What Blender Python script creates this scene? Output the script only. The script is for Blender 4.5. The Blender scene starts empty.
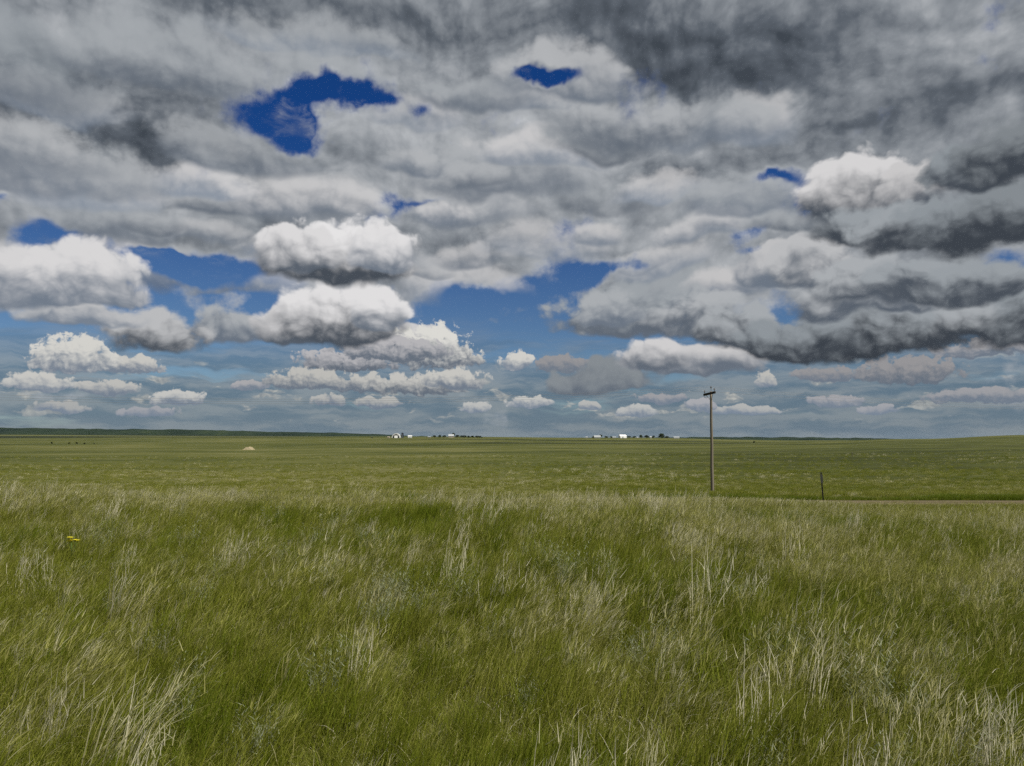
import bpy, bmesh, math, random
import numpy as np
from mathutils import Vector, Matrix

random.seed(11)
RNG = np.random.default_rng(11)
scene = bpy.context.scene
COL = scene.collection

# ------------------------------------------------------------------ camera
EYE = 1.65                      # eye height above the ground under the camera
FPX = 768.0                     # focal length in pixels of the 1024 px wide frame
HORIZON = 438.5                 # row of the level line of sight
PITCH = math.atan((HORIZON - 383.0) / FPX)

cam_data = bpy.data.cameras.new('camera')
cam_data.sensor_width = 36.0
cam_data.lens = 36.0 * FPX / 1024.0
cam_data.clip_start = 0.05
cam_data.clip_end = 80000.0
cam = bpy.data.objects.new('camera', cam_data)
cam.location = (0, 0, EYE)
cam.rotation_euler = (math.pi / 2 + PITCH, 0, 0)
COL.objects.link(cam)
scene.camera = cam

SUN_EL = math.radians(50)
SUN_AZ = math.radians(118)      # clockwise from the line of sight (+Y)


def tag(o, label=None, cat=None, group=None, kind=None):
    if label:
        o['label'] = label
    if cat:
        o['category'] = cat
    if group:
        o['group'] = group
    if kind:
        o['kind'] = kind
    return o


def empty(name, loc, rz=0.0):
    o = bpy.data.objects.new(name, None)
    o.empty_display_size = 0.3
    o.location = loc
    o.rotation_euler = (0, 0, rz)
    COL.objects.link(o)
    return o


def link_mesh(name, verts, faces, mat, parent=None, smooth=False):
    me = bpy.data.meshes.new(name)
    me.from_pydata(verts, [], faces)
    me.update()
    if smooth:
        me.polygons.foreach_set('use_smooth', [True] * len(me.polygons))
    o = bpy.data.objects.new(name, me)
    if mat is not None:
        me.materials.append(mat)
    COL.objects.link(o)
    if parent is not None:
        o.parent = parent
    return o


def link_bm(name, bm, mat, parent=None, smooth=False):
    me = bpy.data.meshes.new(name)
    bm.normal_update()
    bm.to_mesh(me)
    bm.free()
    if smooth:
        me.polygons.foreach_set('use_smooth', [True] * len(me.polygons))
    o = bpy.data.objects.new(name, me)
    if mat is not None:
        me.materials.append(mat)
    COL.objects.link(o)
    if parent is not None:
        o.parent = parent
    return o


# ------------------------------------------------------------------ node helper
class S:
    """A shader socket with arithmetic."""
    tree = None

    def __init__(self, sock):
        self.s = sock

    @staticmethod
    def m(op, *args, clamp=False):
        n = S.tree.nodes.new('ShaderNodeMath')
        n.operation = op
        n.use_clamp = clamp
        for i, a in enumerate(args):
            if isinstance(a, S):
                S.tree.links.new(a.s, n.inputs[i])
            else:
                n.inputs[i].default_value = float(a)
        return S(n.outputs[0])

    def __add__(self, o): return S.m('ADD', self, o)
    def __radd__(self, o): return S.m('ADD', self, o)
    def __sub__(self, o): return S.m('SUBTRACT', self, o)
    def __rsub__(self, o): return S.m('SUBTRACT', o, self)
    def __mul__(self, o): return S.m('MULTIPLY', self, o)
    def __rmul__(self, o): return S.m('MULTIPLY', self, o)
    def __truediv__(self, o): return S.m('DIVIDE', self, o)
    def max(self, o): return S.m('MAXIMUM', self, o)
    def min(self, o): return S.m('MINIMUM', self, o)

    def sstep(self, a, b, lo=0.0, hi=1.0):
        n = S.tree.nodes.new('ShaderNodeMapRange')
        n.interpolation_type = 'SMOOTHSTEP'
        S.tree.links.new(self.s, n.inputs[0])
        for i, v in zip((1, 2, 3, 4), (a, b, lo, hi)):
            n.inputs[i].default_value = v
        return S(n.outputs[0])

    def lin(self, a, b, lo=0.0, hi=1.0):
        n = S.tree.nodes.new('ShaderNodeMapRange')
        n.interpolation_type = 'LINEAR'
        n.clamp = True
        S.tree.links.new(self.s, n.inputs[0])
        for i, v in zip((1, 2, 3, 4), (a, b, lo, hi)):
            n.inputs[i].default_value = v
        return S(n.outputs[0])


def sv(op, *args):
    n = S.tree.nodes.new('ShaderNodeVectorMath')
    n.operation = op
    for i, a in enumerate(args):
        if isinstance(a, S):
            S.tree.links.new(a.s, n.inputs[i])
        elif op == 'SCALE' and i == 1:
            n.inputs['Scale'].default_value = a
        else:
            n.inputs[i].default_value = a
    return S(n.outputs['Value' if op in ('DOT_PRODUCT', 'LENGTH') else 'Vector'])


def comb(x, y, z=0.0):
    n = S.tree.nodes.new('ShaderNodeCombineXYZ')
    for i, a in enumerate((x, y, z)):
        if isinstance(a, S):
            S.tree.links.new(a.s, n.inputs[i])
        else:
            n.inputs[i].default_value = a
    return S(n.outputs[0])


def noise(vec, scale, detail=5.0, rough=0.55, dim='2D', color=False, lac=2.0):
    n = S.tree.nodes.new('ShaderNodeTexNoise')
    n.noise_dimensions = dim
    S.tree.links.new(vec.s, n.inputs['Vector'])
    n.inputs['Scale'].default_value = scale
    n.inputs['Detail'].default_value = detail
    n.inputs['Roughness'].default_value = rough
    n.inputs['Lacunarity'].default_value = lac
    return S(n.outputs['Color' if color else 'Fac'])


def voronoi(vec, scale, detail=3.0, rough=0.5, dim='2D', feature='F1'):
    n = S.tree.nodes.new('ShaderNodeTexVoronoi')
    n.voronoi_dimensions = dim
    n.feature = feature
    n.normalize = True
    S.tree.links.new(vec.s, n.inputs['Vector'])
    n.inputs['Scale'].default_value = scale
    n.inputs['Detail'].default_value = detail
    n.inputs['Roughness'].default_value = rough
    return S(n.outputs['Distance'])


def mixc(f, a, b):
    n = S.tree.nodes.new('ShaderNodeMix')
    n.data_type = 'RGBA'
    n.clamp_factor = True
    for sock, v in ((n.inputs['Factor'], f), (n.inputs[6], a), (n.inputs[7], b)):
        if isinstance(v, S):
            S.tree.links.new(v.s, sock)
        elif isinstance(v, (tuple, list)):
            sock.default_value = (*v[:3], 1.0)
        else:
            sock.default_value = v
    return S(n.outputs[2])


def ramp(f, stops):
    n = S.tree.nodes.new('ShaderNodeValToRGB')
    S.tree.links.new(f.s, n.inputs[0])
    el = n.color_ramp.elements
    while len(el) < len(stops):
        el.new(0.5)
    for e, (p, c) in zip(el, stops):
        e.position = p
        e.color = (*c, 1.0)
    return S(n.outputs[0])


def pix_dir(px, py):
    """World direction (azimuth, elevation) of a point of the frame."""
    u, v = (px - 512.0) / FPX, (383.0 - py) / FPX
    d = Vector((u, math.cos(PITCH) - math.sin(PITCH) * v, math.sin(PITCH) + math.cos(PITCH) * v)).normalized()
    return math.atan2(d.x, d.y), math.asin(d.z)

# ------------------------------------------------------------------ sky: Nishita air with procedural clouds
SKY_STRENGTH = 0.10
EXPOSURE = 0.40


def build_sky():
    w = bpy.data.worlds.new('World')
    scene.world = w
    w.use_nodes = True
    w.cycles.sampling_method = 'MANUAL'
    w.cycles.sample_map_resolution = 256
    nt = w.node_tree
    nt.nodes.clear()
    S.tree = nt
    sky = nt.nodes.new('ShaderNodeTexSky')
    sky.sky_type = 'NISHITA'
    sky.sun_disc = False
    sky.sun_elevation = SUN_EL
    sky.sun_rotation = SUN_AZ
    sky.altitude = 900.0
    sky.air_density = 1.0
    sky.dust_density = 0.4
    sky.ozone_density = 2.5
    tc = nt.nodes.new('ShaderNodeTexCoord')
    d = S(tc.outputs['Generated'])
    sep = nt.nodes.new('ShaderNodeSeparateXYZ')
    nt.links.new(d.s, sep.inputs[0])
    dx, dy, dz = (S(sep.outputs[i]) for i in range(3))
    az = S.m('ARCTAN2', dx, dy)
    el = S.m('ARCSINE', dz)
    p0 = comb(az, el)

    def warped(k, scale, detail=3.0):
        n = noise(p0, scale, detail, 0.55, '2D', True)
        return sv('ADD', p0, sv('SCALE', sv('SUBTRACT', n, (0.5, 0.5, 0.5)), k))

    # light comes from above and the right: relief is read against this offset
    L = Vector((0.55, 0.83, 0)).normalized()

    def puffs(pw, scale, detail, rough, eps):
        """Heaped bumps and how much each one faces the sun."""
        def one(v):
            a = voronoi(v, scale, detail, rough)
            return 1.0 - a
        a = one(pw)
        b = one(sv('ADD', pw, (L.x * eps, L.y * eps, 0)))
        return a, (a - b) / (eps * scale)

    K = 2.0 ** -EXPOSURE / SKY_STRENGTH                      # cloud radiances below are final values

    def grey(v, blue=1.06, red=0.97):
        return (v * red * K, v * K, v * blue * K)

    # three sizes of billow
    pw1 = warped(0.012, 30.0)
    pw2 = warped(0.030, 11.0)
    pw3 = warped(0.075, 4.5)
    sc_y = (1.0, 1.25, 1.0)
    P1 = puffs(sv('MULTIPLY', pw1, sc_y), 62.0, 3.0, 0.55, 0.0035)
    P2 = puffs(sv('MULTIPLY', pw2, sc_y), 27.0, 3.0, 0.46, 0.009)
    F2 = noise(pw2, 24.0, 5.0, 0.52)
    F1 = noise(pw1, 70.0, 4.0, 0.6)

    # ---- clear sky, deepened the way the photograph shows it
    air = sv('MULTIPLY', S(sky.outputs[0]), (0.36, 0.52, 0.72))
    hz = el.sstep(0.0, 0.42)
    air = mixc(hz, sv('MULTIPLY', S(sky.outputs[0]), (0.34, 0.40, 0.45)), sv('MULTIPLY', S(sky.outputs[0]), (0.055, 0.20, 0.45)))
    col = air

    # ---- far banks stacked up over the horizon
    st = noise(sv('MULTIPLY', pw2, (4.0, 34.0, 1)), 1.0, 5.0, 0.55)
    band = el.sstep(0.175, 0.05)
    a = (st + band * 0.36 - 0.06).sstep(0.50, 0.68) * band
    st2 = noise(sv('MULTIPLY', pw1, (9.0, 60.0, 1)), 1.0, 4.0, 0.6)
    bank = mixc(st2.sstep(0.35, 0.66), (0.092 * K, 0.142 * K, 0.20 * K), (0.25 * K, 0.275 * K, 0.295 * K))
    col = mixc(a * 0.78, col, bank)
    # small sunlit heaps along the horizon
    tiny = noise(sv('MULTIPLY', pw1, (17.0, 46.0, 1)), 1.0, 4.0, 0.6)
    ta = tiny.sstep(0.60, 0.70) * el.sstep(0.012, 0.03) * el.sstep(0.12, 0.06)
    cream = mixc(P1[1].lin(-0.8, 1.0), (0.26 * K, 0.28 * K, 0.29 * K), (0.62 * K, 0.60 * K, 0.53 * K))
    col = mixc(ta * 0.75, col, cream)

    # ---- the high broken deck, in perspective
    zz = dz.max(0.0) + 0.22
    q = comb(dx / zz, dy / zz)
    qn = noise(q, 1.5, 3.0, 0.55, '2D', True)
    qw = sv('ADD', q, sv('SCALE', sv('SUBTRACT', qn, (0.5, 0.5, 0.5)), 0.42))
    D = noise(qw, 2.3, 4.0, 0.5)
    LQ = (L.x * 0.10, -0.16, 0)
    D2 = noise(sv('ADD', qw, LQ), 2.3, 3.0, 0.5)
    P3 = puffs(sv('MULTIPLY', pw3, (1.0, 1.35, 1.0)), 13.0, 4.0, 0.5, 0.018)
    pwf = warped(0.026, 5.0)
    F3 = noise(sv('MULTIPLY', pwf, (0.8, 1.25, 1.0)), 12.0, 8.0, 0.60)
    fine = noise(pwf, 9.0, 8.0, 0.58)
    fine2 = noise(sv('ADD', pwf, (L.x * 0.02, L.y * 0.02, 0)), 9.0, 6.0, 0.58)

    def split(v):
        n = nt.nodes.new('ShaderNodeSeparateXYZ')
        nt.links.new(v.s, n.inputs[0])
        return S(n.outputs[0]), S(n.outputs[1])

    def gauss(px, py, sx, sy, rot=0.0):
        a0, e0 = pix_dir(px, py)
        v = sv('SUBTRACT', p0w, (a0, e0, 0))
        v = sv('MULTIPLY', v, (FPX / sx, FPX / sy, 0))
        return S.m('POWER', 0.3679, sv('DOT_PRODUCT', v, v))

    p0w = sv('ADD', p0, sv('SCALE', sv('SUBTRACT', noise(p0, 9.0, 4.0, 0.6, '2D', True), (0.5, 0.5, 0.5)), 0.055))

    def total(items, start):
        acc = 0.0
        for (px, py, sx, sy, k) in items:
            acc = S.m('MULTIPLY_ADD', gauss(px, py, sx, sy), k, acc)
        return acc + start

    HOLES = [(15, 8, 80, 40, 0.8), (285, 116, 50, 30, -1.05), (340, 88, 46, 20, -0.95), (308, 138, 22, 22, -0.7), (545, 75, 40, 11, -1.05),
             (772, 182, 24, 8, -0.7), (797, 203, 12, 16, -0.7), (4, 199, 18, 8, -0.8), (52, 232, 24, 9, -0.7),
             (205, 272, 62, 15, -0.95), (420, 203, 42, 6, -0.55), (458, 148, 9, 5, -0.5), (588, 268, 34, 10, -0.8),
             (520, 318, 62, 24, -1.0), (465, 300, 40, 20, -0.7), (605, 335, 50, 14, -0.6), (235, 340, 70, 26, -0.8),
             (20, 330, 60, 22, -0.8), (770, 246, 26, 4, -0.55), (424, 112, 16, 14, -0.55), (395, 96, 22, 12, -0.4), (150, 262, 40, 10, -0.5), (640, 262, 30, 8, -0.5), (738, 232, 18, 10, -0.45), (690, 372, 30, 8, -0.5), (715, 288, 26, 5, -0.4)]
    T = total(HOLES, el.sstep(0.11, 0.26) * 0.72 + (D - 0.5) * 0.9 + (F3 - 0.5) * 0.6 + (fine - 0.5) * 1.6 + (F2 - 0.5) * 0.45 + el.sstep(0.07, 0.17, -0.40, -0.10))
    clearing = total(HOLES, 0.0).sstep(-0.62, -0.30)      # no lumps inside the openings
    wisp = noise(sv('MULTIPLY', pw2, (9.0, 20.0, 1)), 1.0, 6.0, 0.66)
    da = T.sstep(-0.10, 0.36).max(wisp.sstep(0.52, 0.80) * T.sstep(-0.95, -0.15) * el.sstep(0.16, 0.26) * 0.55)
    SHADES = [(100, 112, 150, 38, -0.36), (250, 160, 80, 20, -0.18), (765, 62, 190, 32, -0.44), (620, 20, 130, 34, -0.32),
              (250, 6, 130, 20, -0.25), (900, 110, 110, 20, -0.30), (380, 15, 60, 20, -0.10), (690, 170, 60, 16, -0.20),
              (940, 20, 90, 34, 0.26), (770, 118, 40, 24, 0.22), (645, 130, 60, 16, 0.16), (570, 160, 60, 26, 0.18),
              (60, 92, 46, 14, 0.22), (30, 12, 60, 20, 0.12), (330, 55, 110, 18, 0.14), (520, 110, 60, 22, 0.22),
              (370, 130, 60, 26, 0.20), (150, 60, 90, 20, 0.14), (100, 185, 120, 20, 0.12), (350, 190, 160, 26, 0.16),
              (700, 215, 90, 26, 0.10), (250, 245, 120, 14, -0.10), (560, 225, 120, 20, 0.02)]
    lit = total(SHADES, (D - D2) * 0.18 + (fine - fine2) * 0.40 + (fine - 0.5) * 0.22 + (F3 - 0.5) * 0.20 + P3[1] * 0.14 + P2[1] * 0.05 + (P3[0] - 0.62) * 0.35 + 0.47)
    thin = T.sstep(0.55, 0.0) * 0.22                 # the sun shines through thin edges
    lit = (lit + thin).max(0.0)
    deck = ramp(lit, [(0.0, grey(0.062, 1.26, 0.82)), (0.22, grey(0.125, 1.20, 0.86)), (0.48, grey(0.27, 1.10, 0.92)),
                      (0.78, grey(0.46, 1.05, 0.96)), (1.0, grey(0.70, 1.03, 0.98))])
    col = mixc(da, col, deck)

    # (Cycles emits nodes pass by pass; tying the heaps to the last textures keeps its value stack small)
    def tied():
        t = (P1[1] + P2[1] + P23[1] + P23[0] + F1 + F23 + clearing + sv('DOT_PRODUCT', col, (0.1, 0.1, 0.1))) * 1e-7
        t = comb(t, t)
        return [split(sv('ADD', v, t)) for v in (pw1, pw2, pw3)]

    # ---- heaped clouds with flat dark bases, far ones first
    # (x, y of the widest line, half width, height up, height down, top, base, billow size, haze)
    DECK = [(655, 292, 90, 22, 14, .34, .19, 3), (770, 126, 48, 38, 22, .54, .22, 3), (50, 102, 80, 30, 16, .46, .20, 3), (310, 40, 110, 24, 8, .42, .25, 3)]
    ld = random.Random(29)
    row = 288.0
    while row > 70:                                 # rows of lumps, the far ones smaller and drawn first
        hw0 = 26 + (438 - row) * 0.17
        px = -40 + ld.uniform(0, hw0)
        while px < 1060:
            hw = hw0 * ld.uniform(0.55, 1.5)
            y = row + ld.uniform(-20, 20)
            shade = 1.0
            if px > 600 and y < 115 + (px - 600) * 0.05 or (px < 250 and 85 < y < 150):
                shade = 0.0                         # the smooth dark undersides have no lumps
            if shade and not (px > 800 and y > 150) and ld.random() < 0.86:
                top = ld.uniform(0.32, 0.64)
                DECK.append((px, y, hw, hw * ld.uniform(0.34, 0.5), hw * ld.uniform(0.16, 0.26), top, top * ld.uniform(0.30, 0.46), 3))
            px += hw * ld.uniform(1.35, 2.0)
        row -= 20 + (288 - row) * 0.07
    print('DECK LUMPS', len(DECK))
    # (deck lumps first, then the separate heaps in front of them)
    HEAPS = DECK + [(60, 409, 22, 7, 4, .48, .25, 1), (150, 413, 26, 6, 4, .42, .25, 1), (378, 404, 24, 8, 5, .50, .22, 1), (590, 408, 12, 6, 4, .52, .25, 1),
                    (660, 399, 26, 6, 5, .36, .22, 1), (835, 402, 26, 7, 5, .40, .23, 1), (980, 398, 46, 9, 6, .36, .20, 1), (880, 410, 20, 6, 4, .42, .25, 1), (250, 386, 20, 7, 5, .40, .22, 1),
                    (350, 364, 54, 14, 8, .46, .15, 1), (455, 362, 30, 12, 7, .56, .18, 1), (560, 366, 30, 12, 8, .30, .19, 1), (830, 376, 34, 8, 6, .30, .19, 1), (985, 350, 44, 10, 7, .38, .19, 1),
                    (637, 413, 22, 8, 4, .58, .25, 1), (740, 411, 40, 6, 4, .52, .26, 1), (476, 410, 15, 8, 4, .58, .25, 1),
             (530, 404, 24, 9, 5, .60, .25, 1), (700, 408, 18, 9, 5, .44, .24, 1), (330, 402, 18, 8, 5, .50, .22, 1),
             (178, 400, 28, 10, 6, .60, .24, 1), (105, 390, 26, 9, 6, .52, .22, 1), (38, 385, 26, 12, 6, .58, .24, 1),
             (765, 383, 11, 12, 6, .50, .24, 1), (905, 374, 44, 16, 10, .30, .16, 1), (600, 384, 60, 24, 10, .26, .14, 2),
             (362, 385, 40, 12, 8, .52, .17, 1), (418, 388, 48, 15, 8, .54, .15, 1), (310, 382, 48, 13, 8, .50, .18, 1), (455, 382, 34, 14, 8, .56, .20, 1),
             (517, 363, 17, 13, 7, .62, .24, 1), (690, 366, 74, 22, 12, .58, .16, 2), (655, 362, 40, 24, 14, .62, .14, 2),
             (128, 366, 32, 11, 8, .56, .22, 1), (72, 362, 34, 24, 10, .64, .22, 1), (408, 342, 44, 20, 16, .60, .13, 2), (430, 356, 46, 32, 14, .70, .16, 1),
             (395, 352, 60, 16, 10, .46, .16, 1), (222, 330, 46, 20, 14, .42, .17, 2), (150, 336, 50, 27, 18, .50, .085, 2), (80, 318, 50, 18, 10, .50, .22, 2),
             (300, 330, 44, 28, 18, .60, .11, 2), (342, 324, 70, 42, 26, .74, .085, 2), (378, 318, 30, 34, 16, .74, .16, 2),
             (640, 318, 120, 34, 22, .36, .14, 2),
             (985, 322, 70, 36, 26, .32, .055, 2), (915, 326, 64, 40, 28, .40, .055, 2), (700, 320, 60, 32, 20, .44, .13, 2), (855, 336, 66, 40, 26, .34, .050, 2), (610, 312, 44, 24, 16, .42, .18, 2),
             (745, 332, 54, 32, 20, .40, .08, 2), (800, 342, 60, 30, 20, .30, .055, 2), (840, 306, 46, 30, 16, .44, .12, 2), (900, 300, 40, 24, 14, .42, .12, 2),
             (20, 285, 62, 36, 20, .66, .20, 2), (82, 286, 56, 44, 18, .68, .20, 2),
             (772, 268, 40, 28, 18, .52, .18, 2), (815, 270, 46, 34, 22, .50, .13, 2), (868, 286, 52, 32, 20, .42, .10, 2), (925, 282, 50, 26, 18, .36, .09, 2), (985, 284, 60, 24, 16, .34, .08, 2),
             (337, 261, 80, 40, 27, .78, .075, 2), (300, 256, 42, 34, 18, .70, .12, 2), (380, 258, 34, 34, 18, .74, .18, 2),
             (852, 198, 54, 40, 30, .66, .085, 2), (905, 196, 34, 30, 22, .58, .10, 2), (868, 226, 56, 20, 18, .34, .065, 2), (905, 232, 50, 26, 20, .36, .060, 2), (965, 226, 62, 32, 26, .30, .055, 2), (1020, 214, 60, 30, 24, .26, .055, 2),
             (975, 172, 46, 26, 20, .30, .07, 2), (1020, 158, 54, 36, 24, .24, .06, 2)]

    # one reusable group: composites a heap over what is behind it
    g = bpy.data.node_groups.new('heaped_cloud', 'ShaderNodeTree')
    names = ['Behind', 'X', 'Y', 'Puff', 'Relief', 'Fractal', 'Rough', 'Clearing', 'kx', 'ox', 'oy', 'ku', 'kd', 'kF', 'kR', 'edge', 'cover', 'kr', 'ks', 'Base', 'Top']
    for nme in names:
        g.interface.new_socket(nme, in_out='INPUT', socket_type='NodeSocketColor' if nme in ('Behind', 'Base', 'Top') else 'NodeSocketFloat')
    g.interface.new_socket('Color', in_out='OUTPUT', socket_type='NodeSocketColor')
    outer = S.tree
    S.tree = g
    gi, go = g.nodes.new('NodeGroupInput'), g.nodes.new('NodeGroupOutput')
    I = {nme: S(gi.outputs[nme]) for nme in names}
    x = S.m('MULTIPLY_ADD', I['X'], I['kx'], I['ox'])
    y = I['Y'] - I['oy']
    yu = y * I['ku']
    yy = yu.max(y * I['kd'])
    h = 1.0 - (x * x + yy * yy)
    h = S.m('MULTIPLY_ADD', (I['Puff'] - 0.62), yu.lin(-0.6, 0.5, 0.25, 1.15) * 1.5, h)
    h = S.m('MULTIPLY_ADD', I['Fractal'] - 0.5, I['kF'], h)
    h = S.m('MULTIPLY_ADD', I['Rough'] - 0.5, I['kR'], h)
    al = (h / I['edge']).sstep(0.0, 1.0) * I['cover'] * I['Clearing']
    sh = S.m('MULTIPLY_ADD', I['Relief'], I['kr'], yu * 0.74 + 0.27 + (I['Puff'] - 0.6) * 0.5)
    sh = S.m('MULTIPLY_ADD', I['Fractal'] - 0.5, I['ks'], sh)
    res = mixc(al, I['Behind'], mixc(sh.sstep(-0.04, 0.80), I['Base'], I['Top']))
    g.links.new(res.s, go.inputs[0])
    S.tree = outer
    P23 = (P3[0] * 0.4 + P2[0] * 0.6, P3[1] * 0.55 + P2[1] * 0.5)
    F23 = F3 * 0.5 + F2 * 0.5

    for i, (px, py, hw, up, dn, top, base, size) in enumerate(HEAPS):
        if i % 12 == 0:
            tied_pw = tied()
        a0, e0 = pix_dir(px, py)
        pw = tied_pw[size - 1]
        P = (P1, P2, P23)[size - 1]
        warm = 0.93 if size == 1 and top > 0.46 else (1.02 if size == 1 else 0.99)
        cool = max(0.0, min(1.0, (0.56 - top) / 0.25)) if size > 1 else 0.0       # shaded heaps see only blue skylight
        n = nt.nodes.new('ShaderNodeGroup')
        n.node_tree = g
        for nme, v in (('Behind', col), ('X', pw[0]), ('Y', pw[1]), ('Puff', P[0]), ('Relief', P[1]), ('Fractal', (F1, F2, F23)[size - 1]), ('Rough', F3)):
            nt.links.new(v.s, n.inputs[nme])
        if size == 3:
            nt.links.new(clearing.s, n.inputs['Clearing'])
        else:
            n.inputs['Clearing'].default_value = 1.0
        for nme, v in (('kx', FPX / hw), ('ox', -a0 * FPX / hw), ('oy', e0), ('ku', FPX / up), ('kd', -FPX / dn), ('kF', (1.9, 0.8, 2.0)[size - 1]),
                       ('kR', 1.5 if size == 2 and hw > 40 and top < 0.6 else 0.0), ('edge', (0.40, 0.44 if top > 0.5 else 0.58, 0.80)[size - 1]), ('cover', (1.0, 1.0, 0.62 + 0.26 * ((i * 7) % 5) / 4)[size - 1]),
                       ('kr', (0.16, 0.13 if top > 0.5 else 0.20, 0.17)[size - 1]), ('ks', (0.6, 0.45 if top > 0.5 else 0.8, 0.7)[size - 1])):
            n.inputs[nme].default_value = v
        n.inputs['Base'].default_value = (*grey(base, 1.26, 0.83), 1)
        n.inputs['Top'].default_value = (top * K * (1.0 - 0.10 * cool), top * K * (0.985 + 0.01 * cool), top * K * (warm + 0.09 * cool), 1)
        col = S(n.outputs[0])

    # ---- thin bluish air in front of everything near the horizon
    far = el.sstep(0.085, 0.0) * 0.42
    col = mixc(far, col, (0.135 * K, 0.19 * K, 0.255 * K))
    def background(c):
        n = nt.nodes.new('ShaderNodeBackground')
        n.inputs['Strength'].default_value = SKY_STRENGTH
        if isinstance(c, S):
            nt.links.new(c.s, n.inputs['Color'])
        else:
            n.inputs['Color'].default_value = (*c, 1)
        return n.outputs[0]

    def mix_shader(f, a, b):
        n = nt.nodes.new('ShaderNodeMixShader')
        nt.links.new(f.s, n.inputs[0])
        nt.links.new(a, n.inputs[1])
        nt.links.new(b, n.inputs[2])
        return n.outputs[0]

    # the rest of the heavens: the same broken deck, drawn more simply
    gn = noise(q, 1.4, 4.0, 0.56)
    rest = mixc((gn + el.sstep(0.0, 0.3) * 0.2).sstep(0.45, 0.58), air, ramp(gn, [(0.40, grey(0.42)), (0.62, grey(0.18))]))
    ahead = S.m('ABSOLUTE', az).sstep(0.95, 0.72) * el.sstep(0.80, 0.64)
    dome = mix_shader(ahead, background(rest), background(col))
    below = S.m('LESS_THAN', el, -0.03)
    dome = mix_shader(below, dome, background((0.5, 0.55, 0.3)))
    out = nt.nodes.new('ShaderNodeOutputWorld')
    nt.links.new(dome, out.inputs['Surface'])


build_sky()

sun_data = bpy.data.lights.new('sun', 'SUN')
sun_data.energy = 5.0
sun_data.angle = math.radians(0.53)
sun_data.color = (1.0, 0.95, 0.87)
sun = bpy.data.objects.new('sun', sun_data)
sun_dir = Vector((math.sin(SUN_AZ) * math.cos(SUN_EL), math.cos(SUN_AZ) * math.cos(SUN_EL), math.sin(SUN_EL)))
sun.rotation_euler = sun_dir.to_track_quat('Z', 'Y').to_euler()
COL.objects.link(sun)

# ------------------------------------------------------------------ terrain
DEPTHS = [70, 110, 150, 300, 600, 1000, 1400, 2000, 3000, 5000, 9000, 24000]
COLS = [-400, 0, 250, 450, 620, 800, 920, 1024, 1400]
# apparent row of the ground at each depth (metres forward) and column
ROWS = {
    70:    [492, 492, 492, 492, 492, 492, 492, 492, 492],
    110:   [481, 481, 481, 481, 480, 480, 480, 480, 480],
    150:   [474, 474, 474, 473, 472.5, 472, 471.5, 471, 470],
    300:   [462, 462, 462, 461, 460, 459, 457.5, 456, 452],
    600:   [453, 453, 453, 452, 451, 449.2, 446.8, 444.8, 440],
    1000:  [448, 448, 448, 446.5, 446, 444.2, 440.8, 437.4, 430],
    1400:  [444, 444, 442.5, 440.2, 442, 441.7, 439.2, 434.9, 426],
    2000:  [439.8, 439.8, 438.6, 436.8, 438.2, 441.6, 440.2, 436.4, 429],
    3000:  [436.6, 436.6, 437.2, 436.6, 437.6, 441.2, 440.8, 438.6, 434],
    5000:  [434.4, 434.4, 436, 437.4, 438.2, 440.8, 440.8, 439.2, 436],
    9000:  [434, 434, 436.5, 437.8, 438.8, 440.6, 440.6, 439.2, 437],
    24000: [438, 438, 438.2, 438.4, 438.6, 439, 439, 439, 438.5],
}
DROP = np.array([[(ROWS[d][j] - HORIZON) / FPX * d for j in range(len(COLS))] for d in DEPTHS])
LOGD = np.log(DEPTHS)
TANS = (np.array(COLS) - 512.0) / FPX


def smooth01(t):
    t = np.clip(t, 0.0, 1.0)
    return t * t * (3 - 2 * t)


def vnoise(x, y, seed=0):
    """Smooth value noise, numpy arrays in and out, range -1..1."""
    xi, yi = np.floor(x).astype(np.int64), np.floor(y).astype(np.int64)
    fx, fy = x - xi, y - yi
    fx, fy = fx * fx * (3 - 2 * fx), fy * fy * (3 - 2 * fy)

    def h(a, b):
        n = (a * 374761393 + b * 668265263 + seed * 1274126177) & 0xffffffff
        n = ((n ^ (n >> 13)) * 1274126177) & 0xffffffff
        return ((n ^ (n >> 16)) & 0xffff) / 32767.5 - 1.0
    return ((h(xi, yi) * (1 - fx) + h(xi + 1, yi) * fx) * (1 - fy) + (h(xi, yi + 1) * (1 - fx) + h(xi + 1, yi + 1) * fx) * fy)


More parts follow.
